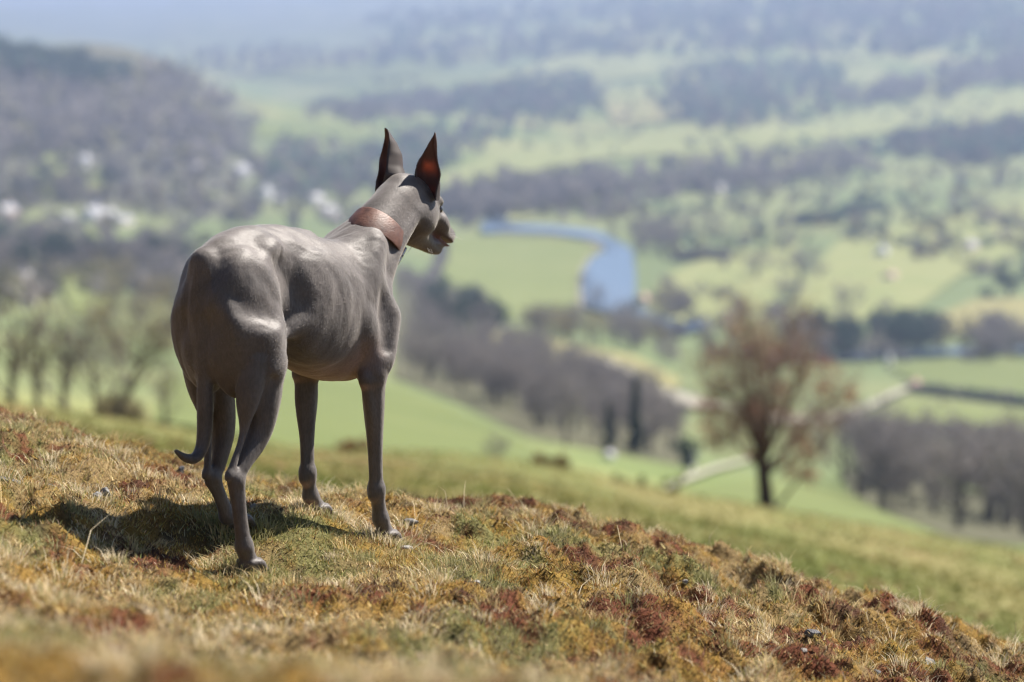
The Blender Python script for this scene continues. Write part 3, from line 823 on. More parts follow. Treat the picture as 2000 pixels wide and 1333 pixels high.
# rough grass of the slope behind the crest
n = 15000
gy = 16 * (63 / 16) ** rng.random(n); gx_ = (rng.random(n) * 2 - 1) * .24 * gy
cen = np.stack([gx_, gy, GZ(gx_, gy, False) + .02], 1)
pal_ = np.array([(.31, .265, .11), (.24, .22, .085), (.18, .185, .06), (.155, .175, .052), (.27, .18, .09)])
pat = fbm(gx_ / 2.2, gy / 3.0, 4, 97)
sl = twigs(np.zeros((1, 3)), np.array([.01]), n, .09, pal_, 99, up=.7, wide=.45)
Vr = sl[0].reshape(n, 3, 3) + cen[:, None, :]
cr = pal_[np.clip(((pat - .30) * 11).astype(int), 0, 4)] * rng.uniform(.8, 1.25, (n, 1))
tag(mesh_np("rough_grass", Vr.reshape(-1, 3), sl[1], twig_mat, smooth=False, attrs={"tint": np.repeat(cr, 3, 0)}), kind="stuff")

# hedges
def hedge(px_line, h, cols, label, dmin, seed):
    h = h * 2
    L_ = vat([p[0] for p in px_line], [p[1] for p in px_line], dmin)
    q = np.random.default_rng(seed)
    t = np.linspace(0, len(L_) - 1, 60)
    c = np.stack([np.interp(t, np.arange(len(L_)), L_[:, k]) for k in range(3)], 1)
    c[:, 2] = GZ(c[:, 0], c[:, 1], False) + h * .5 + q.normal(0, h * .12, 60)
    V, F, C = twigs(c, np.full(60, h * .75), 900, h * .8, cols, seed, up=.4, wide=.22)
    p0 = L_[0].copy()
    o = mesh_np("hedge", V - p0, F, twig_mat, smooth=False, attrs={"tint": C}); o.location = p0
    tag(o, label, "hedge")
hedge([(1785, 768), (1850, 776), (1930, 786), (2015, 797)], 2.4, np.concatenate([DARKEV * 1.5, GREYBR]), "dark hedge running right from the house at the end of the track", 250, 301)
hedge([(1640, 838), (1760, 846), (1880, 852), (2015, 860)], 2.2, GREYBR, "grey-brown hedge between the two lower right fields", 200, 303)
hedge([(1560, 442), (1600, 438), (1640, 434)], 5.0, DARKEV * 2, "short dark hedge on the middle of the high pasture", 800, 305)
hedge([(1640, 425), (1680, 418), (1720, 412)], 5.0, DARKEV * 2, "dark hedge under the pointed tree on the high pasture", 800, 307)
hedge([(1320, 512), (1380, 508), (1420, 510)], 4.0, GREYBR, "grey hedge left of the pair of broad trees", 650, 309)
hedge([(840, 560), (860, 520), (868, 480)], 4.0, GREYBR, "grey hedge on the left side of the riverside field", 500, 311)

# ------------------------------------------------------------------ the lone tree on the near slope
TD = 58.0
root_p = on_ray(1498, 1003, TD); root_p[2] = GZ(root_p[0], root_p[1])
lone = empty("lone_tree", root_p)
def lt(px, py, dy=0.0):
    return on_ray(px, py, TD + dy) - root_p
VS, FS, off = [], [], 0
def addl(path, radii, n=7):
    global off
    v, f = tube(np.array(path), radii, n); VS.append(v); FS.append(f + off); off += len(v)
main = [lt(1498, 1010), lt(1497, 985), lt(1494, 950), lt(1490, 915), lt(1488, 870)]
addl(main, [.26, .20, .175, .16, .13], 9)
q = np.random.default_rng(909)
lone_ends = []
for path, r in (
    ([(1488, 900, 0), (1470, 850, -.3), (1455, 800, -.5), (1420, 770, -.8), (1385, 760, -1.0)], .085),
    ([(1488, 890, 0), (1472, 830, .2), (1462, 760, .4), (1452, 705, .6), (1440, 655, .5)], .10),
    ([(1488, 870, 0), (1487, 810, -.1), (1480, 740, -.2), (1472, 685, -.4), (1462, 645, -.5)], .10),
    ([(1488, 870, 0), (1500, 800, .3), (1512, 740, .5), (1530, 690, .8), (1545, 650, .9)], .095),
    ([(1490, 900, 0), (1515, 850, -.4), (1540, 790, -.7), (1560, 740, -.8), (1585, 690, -1.0)], .09),
    ([(1492, 925, 0), (1530, 880, .3), (1570, 830, .7), (1605, 800, .9), (1640, 775, 1.0)], .085),
    ([(1490, 920, 0), (1465, 890, .5), (1430, 860, .9), (1395, 840, 1.1)], .06),
    ([(1492, 930, 0), (1520, 910, -.6), (1560, 890, -1.0), (1590, 880, -1.2)], .05),
    ([(1490, 880, 0), (1500, 850, -1.0), (1500, 790, -1.4), (1510, 730, -1.6)], .07),
    ([(1490, 880, 0), (1480, 850, 1.0), (1470, 790, 1.5), (1490, 730, 1.7)], .07),
):
    P = [lt(*p) for p in path]
    addl(P, np.linspace(r, r * .22, len(P)), 6)
    for k in range(1, len(P)):
        for h_ in range(3):
            e = P[k] + np.array([q.uniform(-.55, .55), q.uniform(-.55, .55), q.uniform(.15, .75)])
            addl([P[k], (P[k] + e) / 2 + np.array([0, 0, -.04]), e], [r * .25, r * .16, .006], 4)
            lone_ends.append(e)
        if k > 1: lone_ends.append(P[k])
addl([lt(1508, 1008), lt(1522, 985), lt(1545, 955), lt(1580, 910), lt(1625, 850), lt(1655, 800)], [.05, .045, .042, .036, .028, .012], 6)
lone_ends += [lt(1655, 790), lt(1640, 810)]
dark_bark = noise_mat("dark_bark", (.06, .047, .04), (.12, .092, .078), 6, .95, .1)
mesh_np("trunk", np.concatenate(VS), np.concatenate(FS), dark_bark, lone)
lone_ends = np.array(lone_ends)
TW = np.array([(.22, .15, .12), (.26, .175, .14), (.17, .12, .10)])
V, F, C = twigs(lone_ends, np.full(len(lone_ends), .50), 7200, .36, TW, 911, up=.7, wide=.022)
mesh_np("crown", V, F, twig_mat, lone, smooth=False, attrs={"tint": C})
RUST = np.array([(.30, .15, .10), (.36, .19, .125), (.25, .15, .11), (.29, .19, .14)])
cl = [(1388, 705, .6, .42), (1398, 760, -.5, .42), (1378, 800, .4, .40), (1402, 865, -.4, .36), (1620, 720, .3, .36), (1440, 645, .3, .55), (1470, 660, -.3, .5), (1420, 690, .5, .42), (1500, 690, .4, .45), (1545, 685, .6, .42), (1590, 705, -.8, .4), (1565, 730, -.6, .36), (1400, 800, -.6, .45), (1385, 845, 1.0, .42), (1430, 835, .9, .42),
      (1478, 855, 0, .34), (1475, 890, .2, .26), (1565, 850, .6, .38), (1545, 915, -.8, .34), (1580, 930, -1.0, .30), (1575, 880, -1.0, .3), (1470, 800, -.4, .32), (1610, 760, .8, .34), (1660, 770, 1.0, .30), (1520, 800, .3, .3), (1530, 760, .5, .3)]
cen = np.array([lt(a_, b_, d_) for a_, b_, d_, r_ in cl]); rad = np.array([r_ for *_, r_ in cl])
V, F, C = twigs(cen, rad, 4200, .085, RUST, 913, up=.0, wide=.32, core=.5)
mesh_np("leaves", V, F, twig_mat, lone, smooth=False, attrs={"tint": C})["kind"] = "stuff"
tag(lone, "lone bare tree with clusters of rusty dead leaves on the near slope", "tree")

# ------------------------------------------------------------------ houses
wall_cols = dict(white=(.72, .71, .69), cream=(.72, .66, .56), pink=(.72, .56, .48), grey=(.58, .57, .56))
wmats = {k: noise_mat(k + "_render", tuple(np.array(c) * .9), c, .6) for k, c in wall_cols.items()}
roof_slate = noise_mat("roof_slate", (.22, .22, .24), (.30, .30, .32), 1.5, .6, .4); roof_tile = noise_mat("roof_tile", (.34, .22, .17), (.44, .30, .24), 1.5)
glass_dark, nt, b = new_mat("window_glass", .1, .5); b.inputs["Base Color"].default_value = (.03, .035, .045, 1)
def house(px, py, w_px, h_px, wall, roof, label, dmin, yaw=0.0, name="house"):
    p = vat(px, py, dmin)[0]
    k = p[1] / FPX
    W, Hh = w_px * k * 1.2, h_px * k * .95
    yaw = 1.15 + yaw * .5
    D = W * .62; e = Hh * .62
    root = empty(name, p, yaw)
    v = [(-W / 2, -D / 2, -1), (W / 2, -D / 2, -1), (W / 2, D / 2, -1), (-W / 2, D / 2, -1), (-W / 2, -D / 2, e), (W / 2, -D / 2, e), (W / 2, D / 2, e), (-W / 2, D / 2, e), (-W / 2, 0, Hh), (W / 2, 0, Hh)]
    wf4 = [(0, 1, 5, 4), (2, 3, 7, 6)]; 
    bm = bmesh.new(); bv = [bm.verts.new(c) for c in v]
    for f in ((0, 1, 5, 4), (2, 3, 7, 6), (1, 2, 6, 9, 5), (3, 0, 4, 8, 7)): bm.faces.new([bv[i] for i in f])
    me = bpy.data.meshes.new("wall"); bm.to_mesh(me); bm.free(); me.materials.append(wmats[wall])
    o = bpy.data.objects.new("wall", me); COL.objects.link(o); o.parent = root
    ov = .35; t = .22
    rv, rf = [], []
    for s in (-1, 1):
        b0 = len(rv)
        ez = e - (Hh - e) * ov / (D / 2) + .03
        for x in (-W / 2 - ov, W / 2 + ov):
            rv += [(x, s * (D / 2 + ov), ez), (x, 0, Hh + .03), (x, 0, Hh + .03 + t), (x, s * (D / 2 + ov), ez + t)]
        rf += [(b0, b0 + 1, b0 + 5, b0 + 4), (b0 + 3, b0 + 7, b0 + 6, b0 + 2), (b0, b0 + 4, b0 + 7, b0 + 3), (b0, b0 + 3, b0 + 2, b0 + 1), (b0 + 4, b0 + 5, b0 + 6, b0 + 7)]
    ro = mesh_np("roof", rv, np.array(rf), roof, root, smooth=False)
    cx, cw, ch = W * .3, W * .05, Hh * .22
    cvv = [(cx + sx * cw, sy * cw, Hh - .4 + (ch + .4) * sz) for sz in (0, 1) for sx, sy in ((-1, -1), (1, -1), (1, 1), (-1, 1))]
    mesh_np("chimney", cvv, np.array([(0, 1, 5, 4), (1, 2, 6, 5), (2, 3, 7, 6), (3, 0, 4, 7), (4, 5, 6, 7)]), wmats[wall], ro, smooth=False)
    wme = None
    for xx in (-.3, 0, .3):
        for zz in ((.22, .62) if e > 3.5 else (.45,)):
            ww, wh = W * .055, e * .13
            if wme is None:
                vv = [(-ww, 0, -wh), (ww, 0, -wh), (ww, 0, wh), (-ww, 0, wh), (-ww, .1, -wh), (ww, .1, -wh), (ww, .1, wh), (-ww, .1, wh)]
                wo = mesh_np("window", vv, np.array([(0, 1, 2, 3), (0, 4, 5, 1), (1, 5, 6, 2), (2, 6, 7, 3), (3, 7, 4, 0)]), glass_dark, root, smooth=False); wme = wo.data
            else:
                wo = bpy.data.objects.new("window", wme); COL.objects.link(wo); wo.parent = root
            wo.location = (xx * W, -D / 2 - .03, zz * e)
    tag(root, label, "house")
house(165, 328, 26, 26, "white", roof_slate, "small bright white house alone on the left hillside", 800, .3)
house(182, 436, 42, 34, "white", roof_slate, "large white house in the left village, beside the small green field", 700, .2)
house(215, 432, 22, 24, "white", roof_slate, "narrow white house right of the large white one", 700, -.3)
house(130, 438, 26, 22, "grey", roof_slate, "grey house left of the large white house", 700, .5)
house(12, 428, 40, 30, "pink", roof_slate, "pinkish house at the left edge of the village", 700, .2)
house(238, 440, 40, 18, "cream", roof_slate, "long low cream house right of the narrow white one", 700, .1)
house(38, 556, 44, 30, "cream", roof_slate, "cream house with a dark roof among trees at the left edge", 380, .4)
house(470, 345, 30, 24, "grey", roof_slate, "pale grey house above the dog's back on the hillside", 800, -.2)
house(385, 340, 22, 18, "cream", roof_slate, "small cream house on the hillside left of the pale grey one", 800, .3)
house(520, 392, 26, 30, "white", roof_slate, "tall white house above the dog's back", 800, .2)
house(545, 402, 22, 20, "grey", roof_slate, "low grey house touching the tall white house", 800, .2)
house(618, 404, 28, 26, "cream", roof_slate, "pale house just left of the dog's collar", 800, -.3)
house(640, 424, 34, 24, "cream", roof_slate, "cream house below the pale one left of the dog's collar", 800, -.2)
house(655, 436, 26, 18, "pink", roof_slate, "small pinkish house touching the dog's neck in the picture", 800, .1)
house(1345, 916, 26, 40, "grey", roof_slate, "grey stone house in dark trees left of the lone tree", 150, .2)
house(1188, 898, 22, 16, "white", roof_slate, "small whitish cottage at the lower edge of the sloping wood", 160, .3)
house(1785, 766, 32, 24, "pink", roof_tile, "pinkish cottage at the end of the pale track", 280, -.2)
house(1722, 502, 30, 22, "white", roof_slate, "pale house on the high pasture right of the pair of trees", 700, .2)
house(1893, 492, 34, 22, "pink", roof_slate, "pinkish house on the high pasture near the right edge", 700, -.1)
house(1738, 547, 34, 16, "cream", roof_tile, "low cream barn on the pale slope below the houses", 600, .1)
house(1402, 378, 32, 18, "cream", roof_slate, "cream farmhouse above the dark evergreens on the high pasture", 800, .1)
house(1915, 300, 24, 14, "pink", roof_slate, "small far pinkish house under the dark wood at right", 1200, .1)
house(1256, 592, 26, 18, "pink", roof_tile, "reddish house right of the blue river reach", 500, .1)
house(1786, 646, 18, 34, "pink", roof_tile, "tall pinkish house in the belt of dark trees at right", 380, .2)
house(1735, 716, 16, 26, "cream", roof_slate, "narrow cream house at the corner of the right-hand field", 300, .2)
house(1762, 852, 44, 14, "grey", roof_slate, "long low grey barn on the hedge between the lower right fields", 200, .05)

# ------------------------------------------------------------------ the air
hv = [(sx, sy, sz) for sz in (-300.0, 640.0) for sx, sy in ((-24500, -70), (24500, -70), (24500, 27800), (-24500, 27800))]
haze_mat = bpy.data.materials.new("haze"); haze_mat.use_nodes = True
nt = haze_mat.node_tree; nt.nodes.remove(nt.nodes["Principled BSDF"])
pv = N(nt, "ShaderNodeVolumePrincipled", Density=HAZE)
pv.inputs["Color"].default_value = (.43, .545, .79, 1); pv.inputs["Anisotropy"].default_value = .3
nt.links.new(pv.outputs[0], nt.nodes["Material Output"].inputs["Volume"])
haze = mesh_np("haze", hv, np.array([(3, 2, 1, 0), (4, 5, 6, 7), (0, 1, 5, 4), (1, 2, 6, 5), (2, 3, 7, 6), (3, 0, 4, 7)]), haze_mat, smooth=False)
tag(haze, kind="stuff")
VOX = 0.0026
GX0, GX1, GY0, GY1, GZ0, GZ1 = -0.13, 0.72, -0.13, 0.13, -0.03, 0.665
gx = np.arange(GX0, GX1, VOX, dtype=np.float32); gy = np.arange(GY0, GY1, VOX, dtype=np.float32); gz = np.arange(GZ0, GZ1, VOX, dtype=np.float32)
FIELD = np.full((len(gx), len(gy), len(gz)), 0.06, np.float32)

def _win(lo, hi, pad):
    s = []
    for g, a, b in zip((gx, gy, gz), lo, hi):
        i0 = max(0, int((a - pad - g[0]) / VOX)); i1 = min(len(g), int((b + pad - g[0]) / VOX) + 2)
        s.append(slice(i0, max(i0 + 1, i1)))
    return tuple(s)

def _xyz(w):
    return gx[w[0]][:, None, None], gy[w[1]][None, :, None], gz[w[2]][None, None, :]

def _union(w, d, k):
    a = FIELD[w]
    h = np.maximum(k - np.abs(a - d), 0) / k
    FIELD[w] = np.minimum(a, d) - h * h * k * 0.25

def _cut(w, d, k):
    a = FIELD[w]; d = -d
    h = np.maximum(k - np.abs(a - d), 0) / k
    FIELD[w] = np.maximum(a, d) + h * h * k * 0.25

def cone(a, b, ra, rb, k=0.012, ys=1.0, cut=False):
    """tapered limb from a to b; ys > 1 flattens it sideways"""
    a = np.array(a, np.float32); b = np.array(b, np.float32)
    R = max(ra, rb)
    w = _win(np.minimum(a, b) - R, np.maximum(a, b) + R, k + 0.012)
    X, Y, Z = _xyz(w)
    ba = b - a; ba[1] *= ys
    px_ = X - a[0]; py_ = (Y - a[1]) * ys; pz_ = Z - a[2]
    t = np.clip((px_ * ba[0] + py_ * ba[1] + pz_ * ba[2]) / max(1e-9, float(ba @ ba)), 0, 1)
    d = np.sqrt((px_ - t * ba[0]) ** 2 + (py_ - t * ba[1]) ** 2 + (pz_ - t * ba[2]) ** 2) - (ra + (rb - ra) * t)
    (_cut if cut else _union)(w, (d / max(1.0, ys) if ys > 1 else d).astype(np.float32), k)

def chain(pts, k=0.012, ys=1.0, sub=9):
    """a limb through several joints, drawn as one smooth tapering tube"""
    P = np.array([list(p) + [r] for p, r in pts], float)
    if len(P) > 2 and sub > 1:
        Q = np.vstack([2 * P[0] - P[1], P, 2 * P[-1] - P[-2]])
        out = []
        for i in range(1, len(Q) - 2):
            for t in np.arange(sub) / sub:
                a, b, c, d = Q[i - 1:i + 3]
                out.append(.5 * ((2 * b) + (c - a) * t + (2 * a - 5 * b + 4 * c - d) * t * t + (3 * b - a - 3 * c + d) * t ** 3))
        out.append(P[-1])
        P = np.array(out)
    R = P[:, 3].max()
    w = _win(P[:, :3].min(0) - R, P[:, :3].max(0) + R, k + 0.012)
    X, Y, Z = _xyz(w)
    best = None
    for A, B in zip(P[:-1], P[1:]):
        a = A[:3].astype(np.float32); ba = (B[:3] - A[:3]).astype(np.float32); ba[1] *= ys
        x = X - a[0]; y = (Y - a[1]) * ys; z = Z - a[2]
        t = np.clip((x * ba[0] + y * ba[1] + z * ba[2]) / max(1e-9, float(ba @ ba)), 0, 1)
        d = np.sqrt((x - t * ba[0]) ** 2 + (y - t * ba[1]) ** 2 + (z - t * ba[2]) ** 2) - (A[3] + (B[3] - A[3]) * t).astype(np.float32)
        best = d if best is None else np.minimum(best, d)
    _union(w, (best / ys if ys > 1 else best).astype(np.float32), k)

def ell(c, r, pitch=0.0, yaw=0.0, roll=0.0, k=0.015, cut=False):
    """ellipsoid; pitch raises its front end, yaw turns it to the left"""
    c = np.array(c, np.float32); r = np.array(r, np.float32)
    R = float(max(r))
    w = _win(c - R, c + R, k + 0.012)
    X, Y, Z = _xyz(w)
    M = np.array((Matrix.Rotation(yaw, 3, 'Z') @ Matrix.Rotation(-pitch, 3, 'Y') @ Matrix.Rotation(roll, 3, 'X')).transposed(), np.float32)
    x = X - c[0]; y = Y - c[1]; z = Z - c[2]
    u = (M[0, 0] * x + M[0, 1] * y + M[0, 2] * z) / r[0]
    v = (M[1, 0] * x + M[1, 1] * y + M[1, 2] * z) / r[1]
    q = (M[2, 0] * x + M[2, 1] * y + M[2, 2] * z) / r[2]
    k0 = np.sqrt(u * u + v * v + q * q)
    k1 = np.sqrt((u / r[0]) ** 2 + (v / r[1]) ** 2 + (q / r[2]) ** 2) + 1e-9
    (_cut if cut else _union)(w, (k0 * (k0 - 1) / k1).astype(np.float32), k)

def loft(sec, k=0.02, n=2.15):
    """trunk from sections (x, top, bottom, half width, height of the widest point 0..1)"""
    sec = np.array(sec, np.float32)
    w = _win((sec[0, 0], -0.12, sec[:, 2].min()), (sec[-1, 0], 0.12, sec[:, 1].max()), 0.03)
    X, Y, Z = _xyz(w)
    xs = gx[w[0]]
    # smooth interpolation of the section table
    fine = np.linspace(sec[0, 0], sec[-1, 0], 400)
    out = []
    for c in range(1, 5):
        v = np.interp(fine, sec[:, 0], sec[:, c])
        ker = np.hanning(41); ker /= ker.sum()
        v = np.convolve(np.pad(v, 20, mode='edge'), ker, mode='valid')
        out.append(np.interp(xs, fine, v).astype(np.float32)[:, None, None])
    top, bot, ry, wz = out
    zc = bot + (top - bot) * wz
    rz = np.where(Z > zc, top - zc, zc - bot)
    f = (np.abs(Y / ry) ** n + np.abs((Z - zc) / rz) ** n) ** (1 / n)
    d = (f - 1) * np.minimum(ry, rz) * 0.85
    over = np.maximum(np.maximum(sec[0, 0] - X, X - sec[-1, 0]), 0)
    d = np.where(over > 0, np.maximum(d, over), d)
    _union(w, d.astype(np.float32), k)

# trunk
loft([(-0.016, .510, .462, .014, .5), (0.0, .531, .435, .036, .42), (.03, .549, .41, .047, .42), (.08, .556, .395, .054, .45),
      (.13, .557, .375, .054, .52), (.18, .553, .338, .060, .55), (.24, .541, .303, .070, .54), (.30, .527, .284, .076, .52),
      (.36, .520, .279, .070, .50), (.395, .510, .288, .060, .48), (.425, .49, .315, .046, .48), (.452, .465, .36, .026, .5)])
# spine and hip bones, last ribs, withers
chain([((-.004, 0, .512), .016), ((.05, 0, .536), .015), ((.13, 0, .544), .013), ((.25, 0, .529), .011)], k=.02)
for s in (-1, 1):
    ell((.105, s * .040, .526), (.016, .010, .011), k=.028)              # point of the hip
    ell((-.004, s * .032, .448), (.018, .018, .022), k=.025)             # seat bone
    ell((.225, s * .048, .42), (.070, .024, .085), pitch=.3, k=.03)      # ribs
    ell((.352, s * .045, .450), (.026, .024, .085), pitch=-.50, k=.022)  # shoulder blade
    ell((.352, s * .024, .502), (.018, .011, .014), k=.018)              # top of the blade
    ell((.336, s * .057, .372), (.026, .024, .055), pitch=.35, k=.012)   # triceps
    ell((.386, s * .052, .388), (.025, .025, .055), pitch=-.25, k=.013)  # point of the shoulder
    ell((.415, s * .020, .36), (.022, .028, .05), k=.03)                 # breast
ell((.432, 0, .395), (.026, .028, .05), k=.03)
ell((-.002, 0, .42), (.016, .034, .075), k=.03)
ell((.02, 0, .375), (.03, .04, .05), k=.03)

for s in (-1, 1):
    chain([((.350, s * .036, .490), .010), ((.372, s * .058, .45), .010), ((.395, s * .064, .405), .012)], k=.012)   # ridge of the blade
    chain([((.082, s * .058, .375), .014), ((.125, s * .050, .388), .009), ((.175, s * .046, .405), .008)], k=.022)   # flank fold
# hind legs: (side, stifle, hock, toe joint, paw)
def hind(s, stifle, hock, fetlock, paw):
    y = s
    st = np.array(stifle); hk = np.array(hock); fl = np.array(fetlock); pw = np.array(paw)
    sx = st[0] - .066
    ell((.046, y * .041, .452), (.050, .031, .073), pitch=.25, k=.03)                        # gluteal mass
    ell((.080 + sx * .5, y * .051, .435), (.027, .022, .075), pitch=.10, k=.020)             # front of the thigh
    ell((.046 + sx * .5, y * .055, .395), (.046, .029, .080), pitch=.32, k=.016)             # biceps
    ell((.010, y * .047, .388), (.026, .027, .072), pitch=.25, k=.016)                       # hamstring
    ell((.028, y * .028, .365), (.045, .026, .07), pitch=.2, k=.02)                          # inner thigh
    chain([(((.055 + sx * .5), y * .056, .40), .044), (st, .0335)], k=.02)
    ell(st + np.array([.006, 0, .004]), (.016, .020, .022), k=.018)                          # knee cap
    g1 = st * .70 + hk * .30 + np.array([.019, 0, 0]); g2 = st * .36 + hk * .64 + np.array([.030, 0, 0])
    back = np.array([-.038, 0, .006])
    chain([(st, .030), (g1, .0280), (g2, .0198), (hk + np.array([.014, 0, .012]), .0125)], k=.016)
    chain([(st + np.array([-.028, 0, .01]), .026), (g1 + back, .0205), (g2 + back * .98, .0070), (hk + np.array([-.0130, 0, .008]), .0062)], k=.004)   # calf and tendon
    ell(hk, (.0150, .0112, .0165), pitch=-.9, k=.006)                                        # hock joint
    ell(hk + np.array([-.0155, 0, .006]), (.0070, .0072, .011), pitch=-.5, k=.004)                       # its heel
    m = hk * .5 + fl * .5
    chain([(hk + np.array([.004, 0, -.006]), .0122), (m, .0106), (fl, .0115)], k=.010)
    chain([(hk + np.array([-.008, 0, -.01]), .0075), (m + np.array([-.0085, 0, 0]), .0062), (fl + np.array([-.007, 0, 0]), .008)], k=.004)
    foot(fl, pw)

def foot(fl, pw):
    d = pw - fl; d[2] = 0; d /= np.linalg.norm(d)
    sd = np.array([-d[1], d[0], 0])
    yw = math.atan2(d[1], d[0])
    base = np.array([pw[0], pw[1], pw[2]])
    chain([(fl, .0125), (base - d * .007 + np.array([0, 0, .022]), .014)], k=.012)
    ell(base + np.array([0, 0, .013]) - d * .005, (.018, .0155, .013), yaw=yw, k=.010)
    for q, f in ((-1.5, .000), (-.5, .009), (.5, .009), (1.5, .000)):
        b0 = base + sd * q * .0080 + d * (f - .014) + np.array([0, 0, .020])
        kn = base + sd * q * .0108 + d * (f + .004) + np.array([0, 0, .0185])
        tip = base + sd * q * .0112 + d * (f + .014) + np.array([0, 0, .0065])
        chain([(b0, .0058), (kn, .0060), (tip, .0046)], k=.0006, sub=5)
        TOES.append((tip + d * .004, d))

TOES = []
hind(-1, (.060, -.064, .350), (-.012, -.060, .176), (.007, -.060, .062), (.024, -.060, .014))
hind(1, (.070, .062, .350), (.060, .048, .156), (.098, .048, .082), (.126, .046, .056))

def fore(s, elbow, carpus, fetlock, paw):
    el_ = np.array(elbow); cp = np.array(carpus); fl = np.array(fetlock); pw = np.array(paw)
    y = s
    sh = np.array([.396, y * .056, .385])
    chain([(sh, .027), (el_ * .55 + sh * .45 + np.array([.004, 0, 0]), .031), (el_ + np.array([.010, 0, .02]), .025)], k=.02)
    ell(el_ + np.array([-.014, 0, .006]), (.011, .012, .016), k=.008)                        # point of the elbow
    a = el_ + np.array([.008, 0, .0])
    f1 = a * .72 + cp * .28; f2 = a * .35 + cp * .65
    chain([(a, .0215), (f1, .0180), (f2, .0132), (cp, .0120)], k=.012)
    chain([(a + np.array([.008, -.004 * y, -.01]), .013), (f1 + np.array([.008, -.002 * y, 0]), .012), (f2 + np.array([.006, 0, 0]), .008)], k=.003)   # extensor
    chain([(el_ + np.array([-.008, 0, -.006]), .011), (f1 + np.array([-.012, .003 * y, 0]), .0105), (f2 + np.array([-.0095, 0, 0]), .0068), (cp + np.array([-.0105, 0, .004]), .0056)], k=.003)
    ell(cp, (.0132, .0130, .017), k=.006)
    ell(cp + np.array([-.011, 0, -.010]), (.006, .007, .008), k=.008)                        # stopper pad
    chain([(cp, .0125), (cp * .5 + fl * .5, .0122), (fl, .0125)], k=.012)
    foot(fl, pw)

fore(-1, (.343, -.064, .283), (.363, -.060, .095), (.376, -.060, .042), (.396, -.060, -.007))
fore(1, (.318, .060, .288), (.314, .050, .120), (.322, .050, .078), (.345, .050, .036))

for s in (-1, 1):                                                                            # hollows between the muscles
    cone((-.005, s * .082, .455), (.050, s * .094, .428), .007, .005, k=.036, cut=True)
    cone((.374, s * .092, .425), (.360, s * .092, .345), .007, .007, k=.024, cut=True)
    cone((.122, s * .076, .500), (.150, s * .084, .440), .014, .014, k=.034, cut=True)
    cone((.360, s * .0915, .262), (.366, s * .081, .130), .0055, .0045, k=.008, cut=True)          # forearm
    sx = .060 if s < 0 else .070; hx_, hy_, hz_ = ((-.012, -.060, .176), (.060, .048, .156))[s > 0]
    cone((sx - .014, s * .095, .325), (hx_ + .006, hy_ + s * .0165, hz_ + .030), .007, .005, k=.010, cut=True)   # between shin and tendon
    cone((hx_ + .001, hy_ + s * .0165, hz_ - .022), (hx_ + .012, hy_ + s * .0165, hz_ - .085), .004, .004, k=.006, cut=True)
# neck and head
chain([((.372, 0, .450), .058), ((.410, 0, .490), .053), ((.455, 0, .533), .047), ((.502, 0, .570), .042)], k=.03, ys=1.15)
ell((.40, 0, .515), (.050, .030, .020), pitch=.35, k=.03)
for s in (-1, 1):
    chain([((.405, s * .040, .44), .017), ((.455, s * .036, .50), .015), ((.520, s * .030, .555), .014)], k=.016)   # neck muscle
HP = -.62                                                                                    # slope of the head
ell((.553, 0, .575), (.058, .037, .043), pitch=HP, k=.022)
ell((.526, 0, .603), (.020, .013, .012), pitch=HP, k=.02)                                    # back of the skull
for s in (-1, 1):
    ell((.555, s * .029, .546), (.032, .018, .030), pitch=HP, k=.018)                        # cheek
    ell((.603, s * .022, .572), (.017, .012, .010), pitch=HP, k=.012)                        # brow
    ell((.617, s * .020, .538), (.028, .009, .011), pitch=HP, k=.012)                        # cheek bone
chain([((.580, 0, .555), .035), ((.617, 0, .537), .0255), ((.650, 0, .515), .0185), ((.666, 0, .505), .0158)], k=.016, ys=1.12)
ell((.673, 0, .505), (.0100, .0110, .0095), pitch=HP, k=.006)                                # nose
for s in (-1, 1):
    ell((.640, s * .010, .507), (.032, .008, .014), pitch=HP, k=.010)                        # lips
chain([((.545, 0, .528), .030), ((.588, 0, .503), .018), ((.616, 0, .4880), .0125), ((.634, 0, .4822), .0098)], k=.012)
ell((.655, 0, .4935), (.034, .05, .0034), pitch=-.42, k=.002, cut=True)                      # open mouth
ell((.620, 0, .495), (.026, .014, .006), pitch=-.35, k=.004)                                # tongue
for s in (-1, 1):
    ell((.613, s * .032, .557), (.013, .010, .0080), pitch=HP, yaw=s * -.25, k=.008, cut=True)
    ell((.681, s * .006, .5065), (.004, .0028, .0035), k=.002, cut=True)                     # nostrils

# tail
chain([((-.004, 0, .515), .0195), ((-.011, .002, .475), .0185), ((-.010, .004, .42), .0163), ((-.008, .004, .35), .0142),
       ((-.0075, .004, .295), .0125), ((-.0095, .004, .245), .0112), ((-.018, .004, .2155), .0100), ((-.036, .005, .2035), .0088), ((-.056, .007, .2085), .0068), ((-.072, .010, .2205), .0040)], k=.010)

